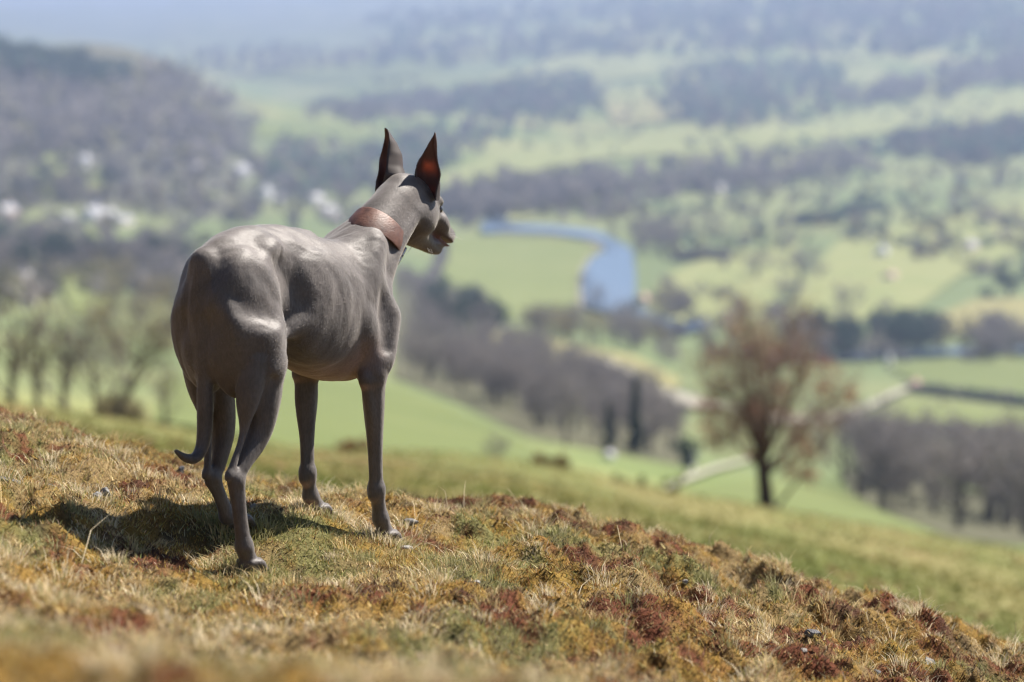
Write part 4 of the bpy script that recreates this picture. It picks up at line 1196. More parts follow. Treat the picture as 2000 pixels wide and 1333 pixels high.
def surface_nets(F):
    s = F < 0
    nx, ny, nz = F.shape
    c = [s[i:nx - 1 + i, j:ny - 1 + j, k:nz - 1 + k] for i in (0, 1) for j in (0, 1) for k in (0, 1)]
    cnt = sum(x.astype(np.int8) for x in c)
    act = (cnt > 0) & (cnt < 8)
    ids = np.full(act.shape, -1, np.int32)
    I = np.argwhere(act)
    ids[act] = np.arange(len(I))
    acc = np.zeros((len(I), 3)); num = np.zeros(len(I))
    cor = [(i, j, k) for i in (0, 1) for j in (0, 1) for k in (0, 1)]
    for a in range(8):
        for b in range(a + 1, 8):
            d = np.array(cor[b]) - np.array(cor[a])
            if np.abs(d).sum() != 1: continue
            va = F[tuple((I + cor[a]).T)]; vb = F[tuple((I + cor[b]).T)]
            m = (va < 0) != (vb < 0)
            t = va[m] / (va[m] - vb[m])
            acc[m] += np.array(cor[a]) + t[:, None] * d
            num[m] += 1
    V = I + acc / num[:, None]
    faces = []
    for ax in range(3):
        sl0 = [slice(None)] * 3; sl1 = [slice(None)] * 3
        sl0[ax] = slice(0, -1); sl1[ax] = slice(1, None)
        ch = s[tuple(sl0)] != s[tuple(sl1)]
        E = np.argwhere(ch)
        u, v = (ax + 1) % 3, (ax + 2) % 3
        ok = (E[:, u] > 0) & (E[:, v] > 0) & (E[:, u] < F.shape[u] - 1) & (E[:, v] < F.shape[v] - 1)
        E = E[ok]
        du = np.zeros(3, int); du[u] = 1; dv = np.zeros(3, int); dv[v] = 1
        q = np.stack([ids[tuple((E - du - dv).T)], ids[tuple((E - dv).T)], ids[tuple(E.T)], ids[tuple((E - du).T)]], 1)
        flip = ~s[tuple(E.T)]
        q[flip] = q[flip][:, ::-1]
        faces.append(q)
    return V, np.concatenate(faces)

dv, df = surface_nets(FIELD)
dv = dv * VOX + np.array([gx[0], gy[0], gz[0]])
# light smoothing removes the grid from the surface
ed = np.concatenate([df[:, [0, 1]], df[:, [1, 2]], df[:, [2, 3]], df[:, [3, 0]]])
deg = np.bincount(ed[:, 0], minlength=len(dv)).astype(float)
for lam in (.5, -.52, .5, -.52, .5, -.3):
    nb = np.stack([np.bincount(ed[:, 0], dv[ed[:, 1], c], len(dv)) for c in range(3)], 1)
    dv = dv + lam * (nb / np.maximum(deg, 1)[:, None] - dv)

def vnormals(V, Fq):
    n = np.cross(V[Fq[:, 2]] - V[Fq[:, 0]], V[Fq[:, 3]] - V[Fq[:, 1]])
    out = np.zeros_like(V)
    for c in range(4):
        for a in range(3):
            out[:, a] += np.bincount(Fq[:, c], n[:, a], len(V))
    return out / (np.linalg.norm(out, axis=1, keepdims=True) + 1e-12)

def dog_at(px, py, c):
    """dog coordinates of the point on a sight line at a given sideways offset"""
    d = ray(px, py)
    t = (c + DOG_O @ DOG_L) / (d @ DOG_L)
    p = d * t + np.array([0, 0, CAM_Z]) - DOG_O
    return np.array([p @ DOG_H, p @ DOG_L, p[2]])

def ear_mesh(base, tip, opening, widths, bend, roll):
    """thin cupped ear as a closed shell; widths is a list of (t, half width, half angle)"""
    nT, nA = 34, 25
    axis = tip - base
    o = np.array(opening, float); o -= axis * (o @ axis) / (axis @ axis); o /= np.linalg.norm(o)
    sd = np.cross(axis, o); sd /= np.linalg.norm(sd)
    wt = np.array(widths)
    vs, inner = [], []
    glow = []
    for th in (0.0, 0.0024):
        for i in range(nT):
            t = i / (nT - 1)
            hw = np.interp(t, wt[:, 0], wt[:, 1]); al = np.interp(t, wt[:, 0], wt[:, 2])
            R_ = hw / (math.sin(al) if al < math.pi / 2 else 1.0)
            c0 = base + axis * t + o * bend * math.sin(math.pi * t) + sd * roll * math.sin(math.pi * t * 1.2) + o * (R_ * math.cos(al) * .5)
            for j in range(nA):
                f = -al + 2 * al * j / (nA - 1)
                r = max(R_ - th, .0006) + (.0012 * math.sin(9 * t + 5 * f) if 0 < i < nT - 1 else 0)
                lip = 1 + .10 * math.sin(t * 13 + (3 if f > 0 else 0)) * abs(f / al) ** 4
                vs.append(c0 + sd * math.sin(f) * r * lip - o * math.cos(f) * r)
                inner.append(1.0 if th > 0 else 0.0)
                glow.append(math.exp(-((t - .47) / .13) ** 2 - ((f + .1) / (.8 * al)) ** 2) + .55 * math.exp(-((t - .14) / .07) ** 2 - ((f - .2) / (.5 * al)) ** 2))
    vs = np.array(vs); q = []
    M_ = nT * nA
    for i in range(nT - 1):
        for j in range(nA - 1):
            a = i * nA + j
            q.append((a, a + 1, a + nA + 1, a + nA)); b = a + M_
            q.append((b, b + nA, b + nA + 1, b + 1))
        for j in (0, nA - 1):
            a = i * nA + j
            e = (a, a + nA, a + nA + M_, a + M_)
            q.append(e if j == 0 else e[::-1])
    for j in range(nA - 1):
        a = (nT - 1) * nA + j
        q.append((a, a + 1, a + 1 + M_, a + M_))
    return vs, np.array(q), np.array(inner), np.array(glow)

ear_r = ear_mesh(dog_at(834, 390, -.034), dog_at(847, 259, -.046), (-.84, -.54, .05),
                 [(0, .021, 2.3), (.2, .0235, 2.0), (.4, .0225, 1.8), (.58, .0170, 1.55), (.75, .0095, 1.25), (.9, .0045, 1.0), (1, .0012, .8)], -.004, -.004)
ear_l = ear_mesh(dog_at(748, 378, .034), dog_at(751, 251, .048), (-.70, .60, .10),
                 [(0, .024, 2.3), (.24, .0360, 2.0), (.4, .0290, 1.9), (.6, .0270, 1.75), (.78, .0210, 1.45), (.92, .0115, 1.1), (.98, .0065, 1.0), (1, .0030, .9)], -.003, -.003)

dn = vnormals(dv, df)
# sinews and loose skin: a fine uneven relief that keeps the body from looking turned
def n3(k, a, b_, c, seed):
    return fbm(dv[:, 0] * a + dv[:, 1] * 31, dv[:, 2] * c + dv[:, 1] * b_, k, seed) - .5
relief = n3(3, 24, 20, 11, 51) * .0062 + (np.abs(n3(2, 40, 30, 16, 57)) - .12) * .0016
soft = np.maximum(sstep(.40, .50, dv[:, 0]) * .75, sstep(.30, .20, dv[:, 2]) * .6)
dv = dv + dn * (relief * (1 - soft))[:, None]
dn = vnormals(dv, df)
body_tint = np.tile(np.array([.078, .066, .060]), (len(dv), 1))
# coat colour: mottled taupe grey, thin pinkish skin under the belly and behind the elbow
bx, by, bz = dv[:, 0], dv[:, 1], dv[:, 2]
mott = fbm(bx * 30, bz * 30 + by * 22, 4, 3)
body_tint *= (0.70 + 0.60 * mott)[:, None]
belly = sstep(.345, .30, bz) * sstep(.13, .2, bx) * sstep(.37, .33, bx) * sstep(-.1, -.5, dn[:, 2])
body_tint = body_tint * (1 - .6 * belly[:, None]) + np.array([.27, .17, .13]) * .6 * belly[:, None]
arm = sstep(.05, .0, np.abs(bz - .33)) * sstep(.05, .0, np.abs(bx - .318)) * sstep(.04, .055, np.abs(by))
body_tint = body_tint * (1 - .5 * arm[:, None]) + np.array([.27, .17, .13]) * .5 * arm[:, None]
nz_ = sstep(.0145, .0115, np.sqrt((bx - .675) ** 2 + by ** 2 + (bz - .505) ** 2))
mz = nz_
body_tint = body_tint * (1 - nz_[:, None]) + np.array([.018, .016, .018]) * nz_[:, None]
mouth = np.exp(-(((bx - .638) / .034) ** 2 + ((bz - (.494 - .42 * (bx - .650))) / .0075) ** 2)) * (np.abs(by) < .024) * (bx > .600)
body_tint = body_tint * (1 - mouth[:, None]) + np.array([.12, .04, .042]) * mouth[:, None]
lipc = np.exp(-(((bx - .638) / .03) ** 2 + ((bz - (.503 - .5 * (bx - .640))) / .004) ** 2)) * (bx > .600) * (np.abs(by) > .010)
body_tint *= (1 - .75 * lipc)[:, None]

glows = [np.zeros(len(dv))]
all_v = [dv]; all_f = [df]; tint = [body_tint]; earf = [np.zeros(len(dv))]
off = len(dv)
for ev, eq, inn, glw in (ear_r, ear_l):
    glows.append(glw)
    all_v.append(ev); all_f.append(eq + off); off += len(ev)
    tint.append(np.where(inn[:, None] > 0, np.array([.15, .085, .075]), np.array([.085, .072, .068])))
    earf.append(np.ones(len(ev)))
DV = np.concatenate(all_v); DF = np.concatenate(all_f); DT = np.concatenate(tint); DE = np.concatenate(earf)

dog_mat, nt, b = new_mat("short_coat", .56, .42)
a = N(nt, "ShaderNodeAttribute", attribute_name="tint")
tc = N(nt, "ShaderNodeTexCoord")
mp = N(nt, "ShaderNodeMapping"); mp.inputs["Scale"].default_value = (210, 520, 120)
gn = N(nt, "ShaderNodeTexNoise", Scale=1.0, Detail=3)
mr = N(nt, "ShaderNodeMapRange"); mr.inputs["From Min"].default_value = .3; mr.inputs["From Max"].default_value = .7
mr.inputs["To Min"].default_value = .80; mr.inputs["To Max"].default_value = 1.16
mul = N(nt, "ShaderNodeVectorMath", operation='SCALE')
bp = N(nt, "ShaderNodeBump", Strength=.5, Distance=.0012)
L = nt.links
L.new(tc.outputs["Object"], mp.inputs[0]); L.new(mp.outputs[0], gn.inputs["Vector"])
L.new(gn.outputs["Fac"], mr.inputs[0]); L.new(a.outputs["Color"], mul.inputs[0]); L.new(mr.outputs[0], mul.inputs["Scale"])
L.new(mul.outputs[0], b.inputs["Base Color"]); L.new(gn.outputs["Fac"], bp.inputs["Height"]); L.new(bp.outputs[0], b.inputs["Normal"])
b.inputs["Sheen Weight"].default_value = .25
b.inputs["Sheen Roughness"].default_value = .45
b.inputs["Sheen Tint"].default_value = (.9, .85, .8, 1)
ear_mat, nt, b = new_mat("ear_skin", .6, .25)
a = N(nt, "ShaderNodeAttribute", attribute_name="tint")
nt.links.new(a.outputs["Color"], b.inputs["Base Color"])
tc = N(nt, "ShaderNodeTexCoord"); no = N(nt, "ShaderNodeTexNoise", Scale=22, Detail=5)
rr = ramp(nt, [(.30, (.30, .10, .06)), (.62, (.85, .34, .20))])
ga = N(nt, "ShaderNodeAttribute", attribute_name="glow"); gs = N(nt, "ShaderNodeVectorMath", operation='SCALE')
tr = N(nt, "ShaderNodeBsdfTranslucent"); mx = N(nt, "ShaderNodeMixShader", Fac=.26)
nt.links.new(tc.outputs["Object"], no.inputs["Vector"]); nt.links.new(no.outputs["Fac"], rr.inputs[0]); nt.links.new(rr.outputs[0], gs.inputs[0]); nt.links.new(ga.outputs["Fac"], gs.inputs["Scale"]); nt.links.new(gs.outputs[0], tr.inputs["Color"])
nt.links.new(b.outputs[0], mx.inputs[1]); nt.links.new(tr.outputs[0], mx.inputs[2]); nt.links.new(mx.outputs[0], nt.nodes["Material Output"].inputs["Surface"])

dog = mesh_np("dog", DV, DF, mats=[dog_mat, ear_mat], attrs={"tint": DT, "glow": np.concatenate(glows)}, mat_idx=(DE[DF[:, 0]] > .5).astype(int))
dog.location = DOG_O
dog.rotation_euler = (0, 0, DOG_TH)
tag(dog, "slender grey-brown short-haired sighthound with pricked ears and leather collar, standing on the mossy hilltop", "dog")

# short hairs lying along the body
def dog_hair(count):
    tri = np.concatenate([df[:, [0, 1, 2]], df[:, [0, 2, 3]]])
    A = np.linalg.norm(np.cross(dv[tri[:, 1]] - dv[tri[:, 0]], dv[tri[:, 2]] - dv[tri[:, 0]]), axis=1)
    pick = rng.choice(len(tri), count, p=A / A.sum())
    u = rng.random((count, 2)); su = np.sqrt(u[:, :1]); w0 = 1 - su; w1 = su * (1 - u[:, 1:]); w2 = su * u[:, 1:]
    T = tri[pick]
    P = dv[T[:, 0]] * w0 + dv[T[:, 1]] * w1 + dv[T[:, 2]] * w2
    Nn = dn[T[:, 0]] * w0 + dn[T[:, 1]] * w1 + dn[T[:, 2]] * w2
    Nn /= np.linalg.norm(Nn, axis=1, keepdims=True)
    C = body_tint[T[:, 0]]
    x, y, z = P.T
    keep = (mouth[T[:, 0]] < .15) & (mz[T[:, 0]] < .5)
    leg = sstep(.36, .27, z)
    head = sstep(.50, .54, x) * sstep(.45, .5, z)
    flow = np.stack([-.75 - 0 * x, .15 * np.sign(y), -.55 - 0 * x], 1) * (1 - leg)[:, None] + np.array([-.15, 0, -1.0]) * leg[:, None]
    flow = flow * (1 - head)[:, None] + np.array([-.80, 0, .35]) * head[:, None]
    swirl = fbm(x * 14, z * 14 + y * 9, 3, 31) - .5
    flow = flow + Nn[:, [1, 2, 0]] * swirl[:, None] * .8
    tang = flow - Nn * (flow * Nn).sum(1, keepdims=True)
    tang /= np.linalg.norm(tang, axis=1, keepdims=True) + 1e-9
    ln = (.0044 - .0018 * leg - .0016 * head) * rng.uniform(.6, 1.2, count)
    jit = rng.normal(0, .06, (count, 3))
    d1 = tang * .95 + Nn * rng.uniform(.14, .30, count)[:, None] + jit
    d2 = tang + Nn * rng.uniform(.0, .18, count)[:, None] + jit
    P0 = P - Nn * .0006
    P1 = P0 + d1 * (ln * .5)[:, None]
    P2 = P1 + d2 * (ln * .5)[:, None]
    return P0[keep], P1[keep], P2[keep], C[keep] * rng.uniform(.85, 1.2, (keep.sum(), 1))

def hair_object(name, pts, radius, color, mat, parent):
    """pts (n, m, 3): n hairs of m points each"""
    n, m = pts.shape[:2]
    hc = bpy.data.hair_curves.new(name)
    hc.add_curves([m] * n)
    hc.position_data.foreach_set("vector", pts.astype(np.float32).ravel())
    ra = hc.attributes.get("radius") or hc.attributes.new("radius", 'FLOAT', 'POINT')
    ra.data.foreach_set("value", np.asarray(radius, np.float32).ravel())
    ca = hc.attributes.new("tint", 'FLOAT_COLOR', 'CURVE')
    ca.data.foreach_set("color", np.concatenate([color, np.ones((n, 1))], 1).astype(np.float32).ravel())
    hc.materials.append(mat)
    o = bpy.data.objects.new(name, hc)
    COL.objects.link(o)
    o.parent = parent
    return o

hair_mat = bpy.data.materials.new("coat_hair"); hair_mat.use_nodes = True
nt = hair_mat.node_tree; nt.nodes.remove(nt.nodes["Principled BSDF"])
hb = N(nt, "ShaderNodeBsdfHairPrincipled"); hb.parametrization = 'COLOR'
hb.inputs["Roughness"].default_value = .55; hb.inputs["Radial Roughness"].default_value = .45
a = N(nt, "ShaderNodeAttribute", attribute_name="tint")
nt.links.new(a.outputs["Color"], hb.inputs["Color"]); nt.links.new(hb.outputs[0], nt.nodes["Material Output"].inputs["Surface"])
h0, h1, h2, hcol = dog_hair(HAIR_COUNT)
nh = len(h0)
hair_object("coat", np.stack([h0, h1, h2], 1), np.tile(np.array([.00008, .00007, .00002]), (nh, 1)), hcol, hair_mat, dog)["kind"] = "stuff"

# eyes, claws, whiskers
eye_mat, nt, b = new_mat("eye", .08, .6); b.inputs["Base Color"].default_value = (.012, .008, .006, 1)
def uv_ball(c, r, n=14, m=10, squash=(1, 1, 1)):
    vs, fs = [], []
    for i in range(m + 1):
        for j in range(n):
            a_, b_ = math.pi * i / m, 2 * math.pi * j / n
            vs.append((c[0] + r * squash[0] * math.sin(a_) * math.cos(b_), c[1] + r * squash[1] * math.sin(a_) * math.sin(b_), c[2] + r * squash[2] * math.cos(a_)))
    for i in range(m):
        for j in range(n):
            fs.append((i * n + j, (i + 1) * n + j, (i + 1) * n + (j + 1) % n, i * n + (j + 1) % n))
    return np.array(vs), np.array(fs)
for s in (-1, 1):
    v, f = uv_ball((.606, s * .0235, .557), .0078)
    mesh_np("eye", v, f, eye_mat, dog)
claw_mat, nt, b = new_mat("claw_horn", .4, .4); b.inputs["Base Color"].default_value = (.10, .085, .08, 1)
claw_me = None
for tip, d in TOES:
    if claw_me is None:
        v = []
        for t, r in ((0, .0026), (.5, .0021), (1, .0004)):
            for j in range(6):
                an = 2 * math.pi * j / 6
                v.append((t * .010, r * math.cos(an), r * math.sin(an) - .0035 * t * t))
        f = [(i * 6 + j, i * 6 + (j + 1) % 6, (i + 1) * 6 + (j + 1) % 6, (i + 1) * 6 + j) for i in (0, 1) for j in range(6)]
        o = mesh_np("claw", v, np.array(f), claw_mat, dog); claw_me = o.data
    else:
        o = bpy.data.objects.new("claw", claw_me); COL.objects.link(o); o.parent = dog
    o.location = tip; o.rotation_euler = (0, 0, math.atan2(d[1], d[0]))
wh = []
for s in (-1, 1):
    for k in range(3):
        p0 = np.array([.575 + .05 * rng.random(), s * .016, .492 + .006 * rng.random() - .0 * k])
        p0[2] = np.interp(p0[0], [.575, .625], [.491, .477]) + .002
        dr = np.array([rng.uniform(-.5, .3), s * .5, -.9]); ln = rng.uniform(.012, .026)
        wh.append([p0, p0 + dr * ln * .5, p0 + dr * ln * .95 + np.array([-.003, 0, .002])])
    for k in range(7):
        p0 = np.array([.642 + .02 * rng.random(), s * .016, .512 - .008 * rng.random()])
        dr = np.array([rng.uniform(-.2, .5), s * .8, rng.uniform(-.6, .1)]); ln = rng.uniform(.012, .024)
        wh.append([p0, p0 + dr * ln * .5, p0 + dr * ln])
wh = np.array(wh)
hair_object("whisker", wh, np.tile(np.array([.0002, .00016, .00005]), (len(wh), 1)), np.tile(np.array([.08, .07, .065]), (len(wh), 1)), hair_mat, dog)["kind"] = "stuff"

# leather collar
A1, A0 = dog_at(716, 404, 0), dog_at(690, 439, 0)
B1, B0 = dog_at(772, 487, 0), dog_at(757, 514, 0)
def collar_ring(u, inset=0.0, n=72, lat0=.054, lat1=.046):
    a = A0 * (1 - u) + A1 * u; b_ = B0 * (1 - u) + B1 * u
    c = (a + b_) / 2; e = (a - b_) / 2; e = e * (1 - inset / np.linalg.norm(e))
    lat = lat0 * (1 - u) + lat1 * u - inset
    return [c + e * math.cos(t) + np.array([0, -lat * math.sin(t), 0]) for t in np.linspace(0, 2 * math.pi, n, endpoint=False)]
n = 72
rings = [collar_ring(u, i) for u, i in ((0, .0030), (0, .0006), (.04, 0), (.5, -.0008), (.96, 0), (1, .0006), (1, .0030), (.5, .0030))]
cv = np.concatenate([np.array(r) for r in rings]); nr = len(rings)
cf = np.array([(i * n + j, i * n + (j + 1) % n, ((i + 1) % nr) * n + (j + 1) % n, ((i + 1) % nr) * n + j) for i in range(nr) for j in range(n)])
leather, nt, b = new_mat("brown_leather", .50, .40)
tc = N(nt, "ShaderNodeTexCoord"); L = nt.links
no = N(nt, "ShaderNodeTexNoise", Scale=70, Detail=6); rr = ramp(nt, [(.3, (.062, .026, .017)), (.7, (.150, .066, .043))])
mp = N(nt, "ShaderNodeMapping"); mp.inputs["Scale"].default_value = (60, 60, 230); mp.inputs["Rotation"].default_value = (0, .75, 0)
wv = N(nt, "ShaderNodeTexNoise", Scale=2.2, Detail=4, Distortion=1.2)
bp = N(nt, "ShaderNodeBump", Strength=.5, Distance=.0016)
L.new(tc.outputs["Object"], no.inputs["Vector"]); L.new(no.outputs["Fac"], rr.inputs[0]); L.new(rr.outputs[0], b.inputs["Base Color"])
L.new(tc.outputs["Object"], mp.inputs[0]); L.new(mp.outputs[0], wv.inputs["Vector"]); L.new(wv.outputs["Fac"], bp.inputs["Height"]); L.new(bp.outputs[0], b.inputs["Normal"])
collar = mesh_np("collar", cv, cf, leather, dog)

steel, nt, b = new_mat("dull_steel", .3, .5); b.inputs["Base Color"].default_value = (.42, .41, .40, 1); b.inputs["Metallic"].default_value = 1
bc = (B0 + B1) / 2 + np.array([.003, -.010, .001]); ax = (B1 - B0) / np.linalg.norm(B1 - B0)
e1 = np.array([0, -1.0, 0]); nrm = np.cross(e1, ax)
fr = [bc + ax * .018 * sx + e1 * .010 * sy + nrm * (-.0) for sx, sy in ((-1, -1), (1, -1), (1, 1), (-1, 1), (-1, -1))]
frp = np.concatenate([np.linspace(fr[i], fr[i + 1], 6, endpoint=False) for i in range(4)] + [[fr[0]]])
v, f = tube(frp, .0020, 8); mesh_np("buckle", v, f, steel, collar)
v, f = tube([bc - e1 * .012, bc + e1 * .013], .0014, 6); mesh_np("prong", v, f, steel, collar)
sv = []
for t in np.linspace(0, 1, 8):
    c = bc + e1 * (.010 - .026 * t) + np.array([.010, 0, -.022]) * t + np.array([.003, 0, 0])
    for sx, ty in ((-1, 0), (1, 0), (1, .0022), (-1, .0022)):
        sv.append(c + ax * .017 * sx * (1 - .35 * max(0, t - .7) / .3) + np.array([.0, 0, -1]) * ty)
sf = [(i * 4 + j, i * 4 + (j + 1) % 4, (i + 1) * 4 + (j + 1) % 4, (i + 1) * 4 + j) for i in range(7) for j in range(4)] + [(0, 1, 2, 3), (31, 30, 29, 28)]
mesh_np("strap_end", np.array(sv), np.array(sf), leather, collar)

# ------------------------------------------------------------------ turf on the hilltop: moss, grass, tufts, stalks
turf_mat = attr_mat("grass_blades", rough=.75, spec=.15, translucent=.30)
moss_mat = attr_mat("moss_shoots", rough=.9, spec=.08, translucent=.20)

def scatter_view(n, y0, y1, power=1.0):
    """points in the part of the hilltop the picture can see, denser near the dog's distance"""
    y = y0 + (y1 - y0) * rng.random(n) ** power
    half = .212 * y * 1.16 + .10
    x = (rng.random(n) * 2 - 1) * half
    return x, y

def blades(name, x, y, h, w, lean, col, mat, segs=2, curl=.6, z=None):
    """n separate blades of grass as one mesh"""
    n = len(x)
    z = GZ(x, y) if z is None else z
    base = np.stack([x, y, z - .004], 1)
    az = rng.random(n) * 2 * np.pi
    side = np.stack([np.cos(az), np.sin(az), np.zeros(n)], 1) * (w / 2)[:, None]
    up = np.array([0, 0, 1.0])
    ln = np.stack([lean[:, 0], lean[:, 1], np.zeros(n)], 1)
    vs = []
    if segs == 1:
        tip = base + up * h[:, None] + ln * h[:, None]
        V = np.stack([base - side, base + side, tip], 1).reshape(-1, 3)
        F = np.arange(3 * n).reshape(n, 3)
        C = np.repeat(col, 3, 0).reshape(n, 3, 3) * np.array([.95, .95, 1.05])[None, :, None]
        return mesh_np(name, V, F, mat, attrs={"tint": C.reshape(-1, 3)})
    mid = base + up * (h * .6)[:, None] + ln * (h * .35)[:, None]
    tip = base + up * (h * (1 - .25 * curl))[:, None] + ln * (h * (.6 + curl * .5))[:, None]
    V = np.stack([base - side, base + side, mid + side * .75, mid - side * .75, tip], 1).reshape(-1, 3)
    b5 = np.arange(n)[:, None] * 5
    Q = b5 + np.array([0, 1, 2, 3]); T = b5 + np.array([3, 2, 4])
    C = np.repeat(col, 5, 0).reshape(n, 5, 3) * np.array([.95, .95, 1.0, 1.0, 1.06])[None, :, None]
    return mesh_np(name, V, [Q, T], mat, attrs={"tint": C.reshape(-1, 3)})

PAL = dict(straw=np.array([.60, .47, .25]), pale=np.array([.72, .62, .43]), gold=np.array([.44, .315, .095]), ochre=np.array([.33, .19, .065]), rust=np.array([.18, .095, .058]),
           green=np.array([.23, .225, .075]), sage=np.array([.36, .34, .17]), brown=np.array([.115, .068, .042]))

def pick_color(x, y, grass=False):
    st, go, ru, gr, pe = turf_zone(x, y)
    n = len(x); u = rng.random(n)
    c = np.zeros((n, 3))
    if grass:
        w = np.stack([st * .55 + .18, st * .30 + .06, go * .20, ru * .10, gr * .9 + .05, gr * .4 + .10, pe * .05], 1)
        names = ("straw", "pale", "gold", "rust", "green", "sage", "brown")
    else:
        w = np.stack([st * .55 + ru * .10 + .08, go * .60 + st * .12 + .06, go * .35 + ru * .40 + .06, ru * .50 + go * .06 + .03, gr * .55 + .02, gr * .3 + .05, pe * .7 + ru * .40 + go * .15 + .05], 1)
        names = ("straw", "gold", "ochre", "rust", "green", "sage", "brown")
    cs = np.cumsum(w / w.sum(1, keepdims=True), 1)
    k = (u[:, None] > cs).sum(1).clip(0, len(names) - 1)
    P_ = np.array([PAL[q] for q in names])
    c = P_[k] * rng.uniform(.65, 1.3, (n, 1)) * rng.uniform(.92, 1.08, (n, 3))
    return c

# moss and creeping shoots
n = 600000
x, y = scatter_view(n, 1.15, 5.6, .85)
h = rng.uniform(.004, .0125, n); w = rng.uniform(.0020, .0042, n)
lean = rng.normal(0, .55, (n, 2))
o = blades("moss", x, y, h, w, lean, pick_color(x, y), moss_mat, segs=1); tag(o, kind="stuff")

# thin grass everywhere
n = 55000
x, y = scatter_view(n, 1.15, 5.7, .85)
thin = rng.random(n) < (.30 + .7 * (turf_zone(x, y)[0] * .9 + turf_zone(x, y)[3])) * (1 - .5 * turf_zone(x, y)[2])
x, y = x[thin], y[thin]; n = len(x)
h = rng.uniform(.006, .018, n); w = rng.uniform(.0010, .0020, n)
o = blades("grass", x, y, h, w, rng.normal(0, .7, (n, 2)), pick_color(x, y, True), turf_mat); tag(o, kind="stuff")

# tufts: fine blades fanning out from one root
nt_ = 1500
tx, ty = scatter_view(nt_, 1.3, 5.3, .8)
zt = turf_zone(tx, ty)
pw_ = np.concatenate([paw_w[:, :2] + np.array([math.cos(a_), math.sin(a_)]) * r_ for a_, r_ in ((.2, .030), (1.5, .034), (2.8, .028), (3.9, .036), (4.7, .030), (5.5, .038))])
tx[:len(pw_)] = pw_[:, 0]; ty[:len(pw_)] = pw_[:, 1]; zt = turf_zone(tx, ty)
keep = (np.arange(nt_) < len(pw_)) | (rng.random(nt_) < (.35 + .65 * np.clip(zt[0] + zt[3], 0, 1)))
tx, ty = tx[keep], ty[keep]; nt_ = len(tx)
cnt = rng.integers(40, 120, nt_)
ti = np.repeat(np.arange(nt_), cnt); n = len(ti)
size = rng.uniform(.6, 1.35, nt_)
r = np.abs(rng.normal(0, .020, n)) * size[ti]; an = rng.random(n) * 2 * np.pi
x = tx[ti] + r * np.cos(an); y = ty[ti] + r * np.sin(an)
lean = np.stack([np.cos(an), np.sin(an)], 1) * (.25 + r / .028)[:, None] * rng.uniform(.3, 1.2, (n, 1)) + rng.normal(0, .2, (n, 2))
h = rng.uniform(.012, .030, n) * size[ti]
kind = rng.random(nt_); gz_ = turf_zone(tx, ty)[3]
base = np.where((kind < .14 + .5 * gz_)[:, None], PAL["sage"] * .85, np.where((kind < .62)[:, None], PAL["pale"], PAL["straw"]))
grn = rng.random(n) < .2
col = base[ti] * rng.uniform(.7, 1.25, (n, 1))
col[grn] = PAL["green"] * rng.uniform(.8, 1.3, (grn.sum(), 1))
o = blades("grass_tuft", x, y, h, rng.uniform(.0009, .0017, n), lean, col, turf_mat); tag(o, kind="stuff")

# a few long dry stalks and bent stems
n = 140
x, y = scatter_view(n, 1.6, 5.4, .8)
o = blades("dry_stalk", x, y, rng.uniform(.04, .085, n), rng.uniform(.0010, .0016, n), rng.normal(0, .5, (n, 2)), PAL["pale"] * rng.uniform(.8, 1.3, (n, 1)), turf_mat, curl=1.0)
tag(o, kind="stuff")

def stalk(px, py0, py1, dist, label):
    p = on_ray(px, py0, dist); p[2] = GZ(p[0], p[1]) - .005
    top = on_ray(px + 6, py1, dist)
    v, f = tube(np.linspace(p, top, 7) + np.array([.003, 0, 0]) * np.sin(np.linspace(0, 3, 7))[:, None], np.linspace(.0011, .0006, 7), 5)
    o = mesh_np("grass_stalk", v - p, f, stalk_mat); o.location = p
    tag(o, label, "grass stalk")
stalk_mat, nt, b = new_mat("dry_stem", .7, .2); b.inputs["Base Color"].default_value = (.5, .45, .25, 1)
stalk(1499, 1118, 1080, 4.62, "single pale dry grass stalk standing up alone on the right crest")
stalk(1977, 1250, 1215, 4.50, "thin dry grass stalk at the far right end of the crest")

# ------------------------------------------------------------------ stones in the turf
stone_mat = noise_mat("slate_stone", (.10, .098, .10), (.30, .29, .27), 28, .85, .3, .5, 90)
dark_stone = noise_mat("dark_slate", (.035, .037, .042), (.10, .10, .11), 30, .7, .4, .5, 90)
pale_stone = noise_mat("pale_stone", (.17, .16, .145), (.34, .32, .285), 26, .85, .3, .5, 80)
def stone(px, py, size, mat, label, rot=0.0, tilt=(0, 0), sink=.3, seed=0, dmin=2.4, group=None):
    p = at(px, py, dmin)[0]; p[2] = GZ(p[0], p[1])
    r_ = np.random.default_rng(100 + seed)
    bm = bmesh.new()
    pts = []
    for k in range(26):
        d = r_.normal(0, 1, 3); d /= np.abs(d).max() ** .7 * np.linalg.norm(d) ** .3
        pts.append(bm.verts.new(d * r_.uniform(.8, 1.0) * np.array(size) / 2))
    bmesh.ops.convex_hull(bm, input=pts)
    for v in [v for v in bm.verts if not v.link_faces]: bm.verts.remove(v)
    bmesh.ops.bevel(bm, geom=list(bm.edges), offset=min(size) * .06, segments=1, affect='EDGES')
    me = bpy.data.meshes.new("stone"); bm.to_mesh(me); bm.free()
    me.materials.append(mat)
    o = bpy.data.objects.new("stone", me); COL.objects.link(o)
    o.location = (p[0], p[1], p[2] + size[2] * (.5 - sink))
    o.rotation_euler = (tilt[0], tilt[1], rot)
    tag(o, label, "stone", group)
    return o
stone(352, 932, (.018, .010, .034), dark_stone, "small dark slate standing upright in the turf left of the dog's hind legs", .4, (.1, .25), .25, 1)
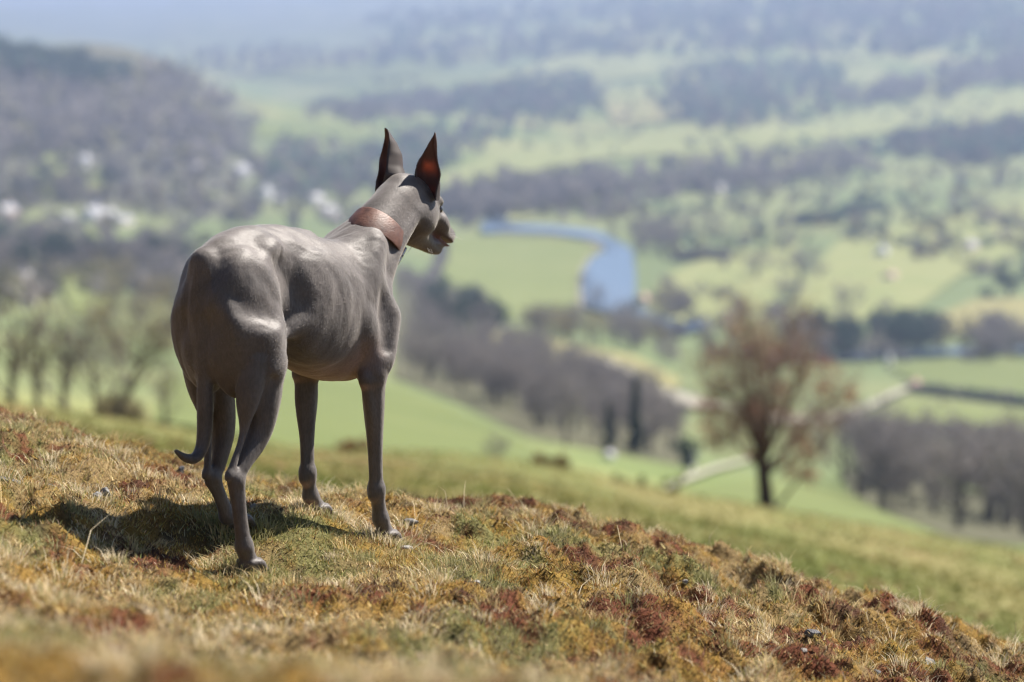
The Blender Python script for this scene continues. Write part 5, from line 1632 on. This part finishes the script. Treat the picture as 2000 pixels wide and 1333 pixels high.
stone(12, 948, (.060, .035, .016), dark_stone, "dark flat slate at the left edge on the crest", .3, (.0, .2), .3, 2)
stone(98, 940, (.030, .02, .010), dark_stone, "small dark flake of slate right of the slate at the left edge", .1, (0, .1), .3, 3)
stone(172, 995, (.022, .018, .016), stone_mat, "leftmost stone of the cluster in the dog's shadow", .6, (.2, .2), .25, 4)
stone(190, 998, (.028, .014, .020), stone_mat, "flat grey stone in the middle of the cluster in the dog's shadow", 1.1, (.3, .1), .2, 5)
stone(205, 992, (.020, .016, .022), stone_mat, "upright rightmost stone of the cluster in the dog's shadow", .2, (.1, -.3), .2, 6)
stone(497, 993, (.016, .012, .010), pale_stone, "small pale stone between the dog's hind legs and far front paw", .5, (0, 0), .3, 7)
stone(796, 1078, (.026, .018, .010), pale_stone, "flat pale stone just in front of the dog's nearer front paw", .8, (0, .1), .3, 8)
stone(803, 1030, (.034, .015, .012), stone_mat, "grey stone behind the toes of the dog's nearer front paw", .2, (0, .2), .3, 9)
stone(930, 1158, (.014, .010, .008), pale_stone, "small pale pebble beside the green tuft in the middle of the turf", .3, (0, 0), .25, 10)
stone(1070, 1162, (.012, .009, .007), pale_stone, "tiny pale pebble right of the green tuft on the red moss", .9, (0, 0), .25, 11)
stone(1338, 1128, (.012, .010, .010), stone_mat, "small round grey pebble on the right part of the crest", .3, (0, 0), .25, 12)
stone(1676, 1186, (.040, .016, .010), pale_stone, "long pale flat stone lying high on the right slope", -.2, (0, .25), .3, 13)
stone(1588, 1258, (.032, .018, .016), dark_stone, "dark stone half sunk in moss on the right slope", .2, (0, .2), .3, 14)
stone(1852, 1245, (.020, .012, .008), stone_mat, "small grey stone below the crest at far right", .3, (0, .2), .3, 15)
stone(1816, 1295, (.030, .040, .010), pale_stone, "pale tilted slab of rock low on the right slope", .5, (.75, .1), .2, 16)
stone(1710, 1328, (.022, .014, .012), dark_stone, "dark stone at the lower right, below the pale slab", .6, (.1, .3), .3, 17)
stone(1568, 1315, (.014, .012, .008), pale_stone, "small pale pebble at the bottom right in front of the slope", .6, (0, 0), .3, 18)
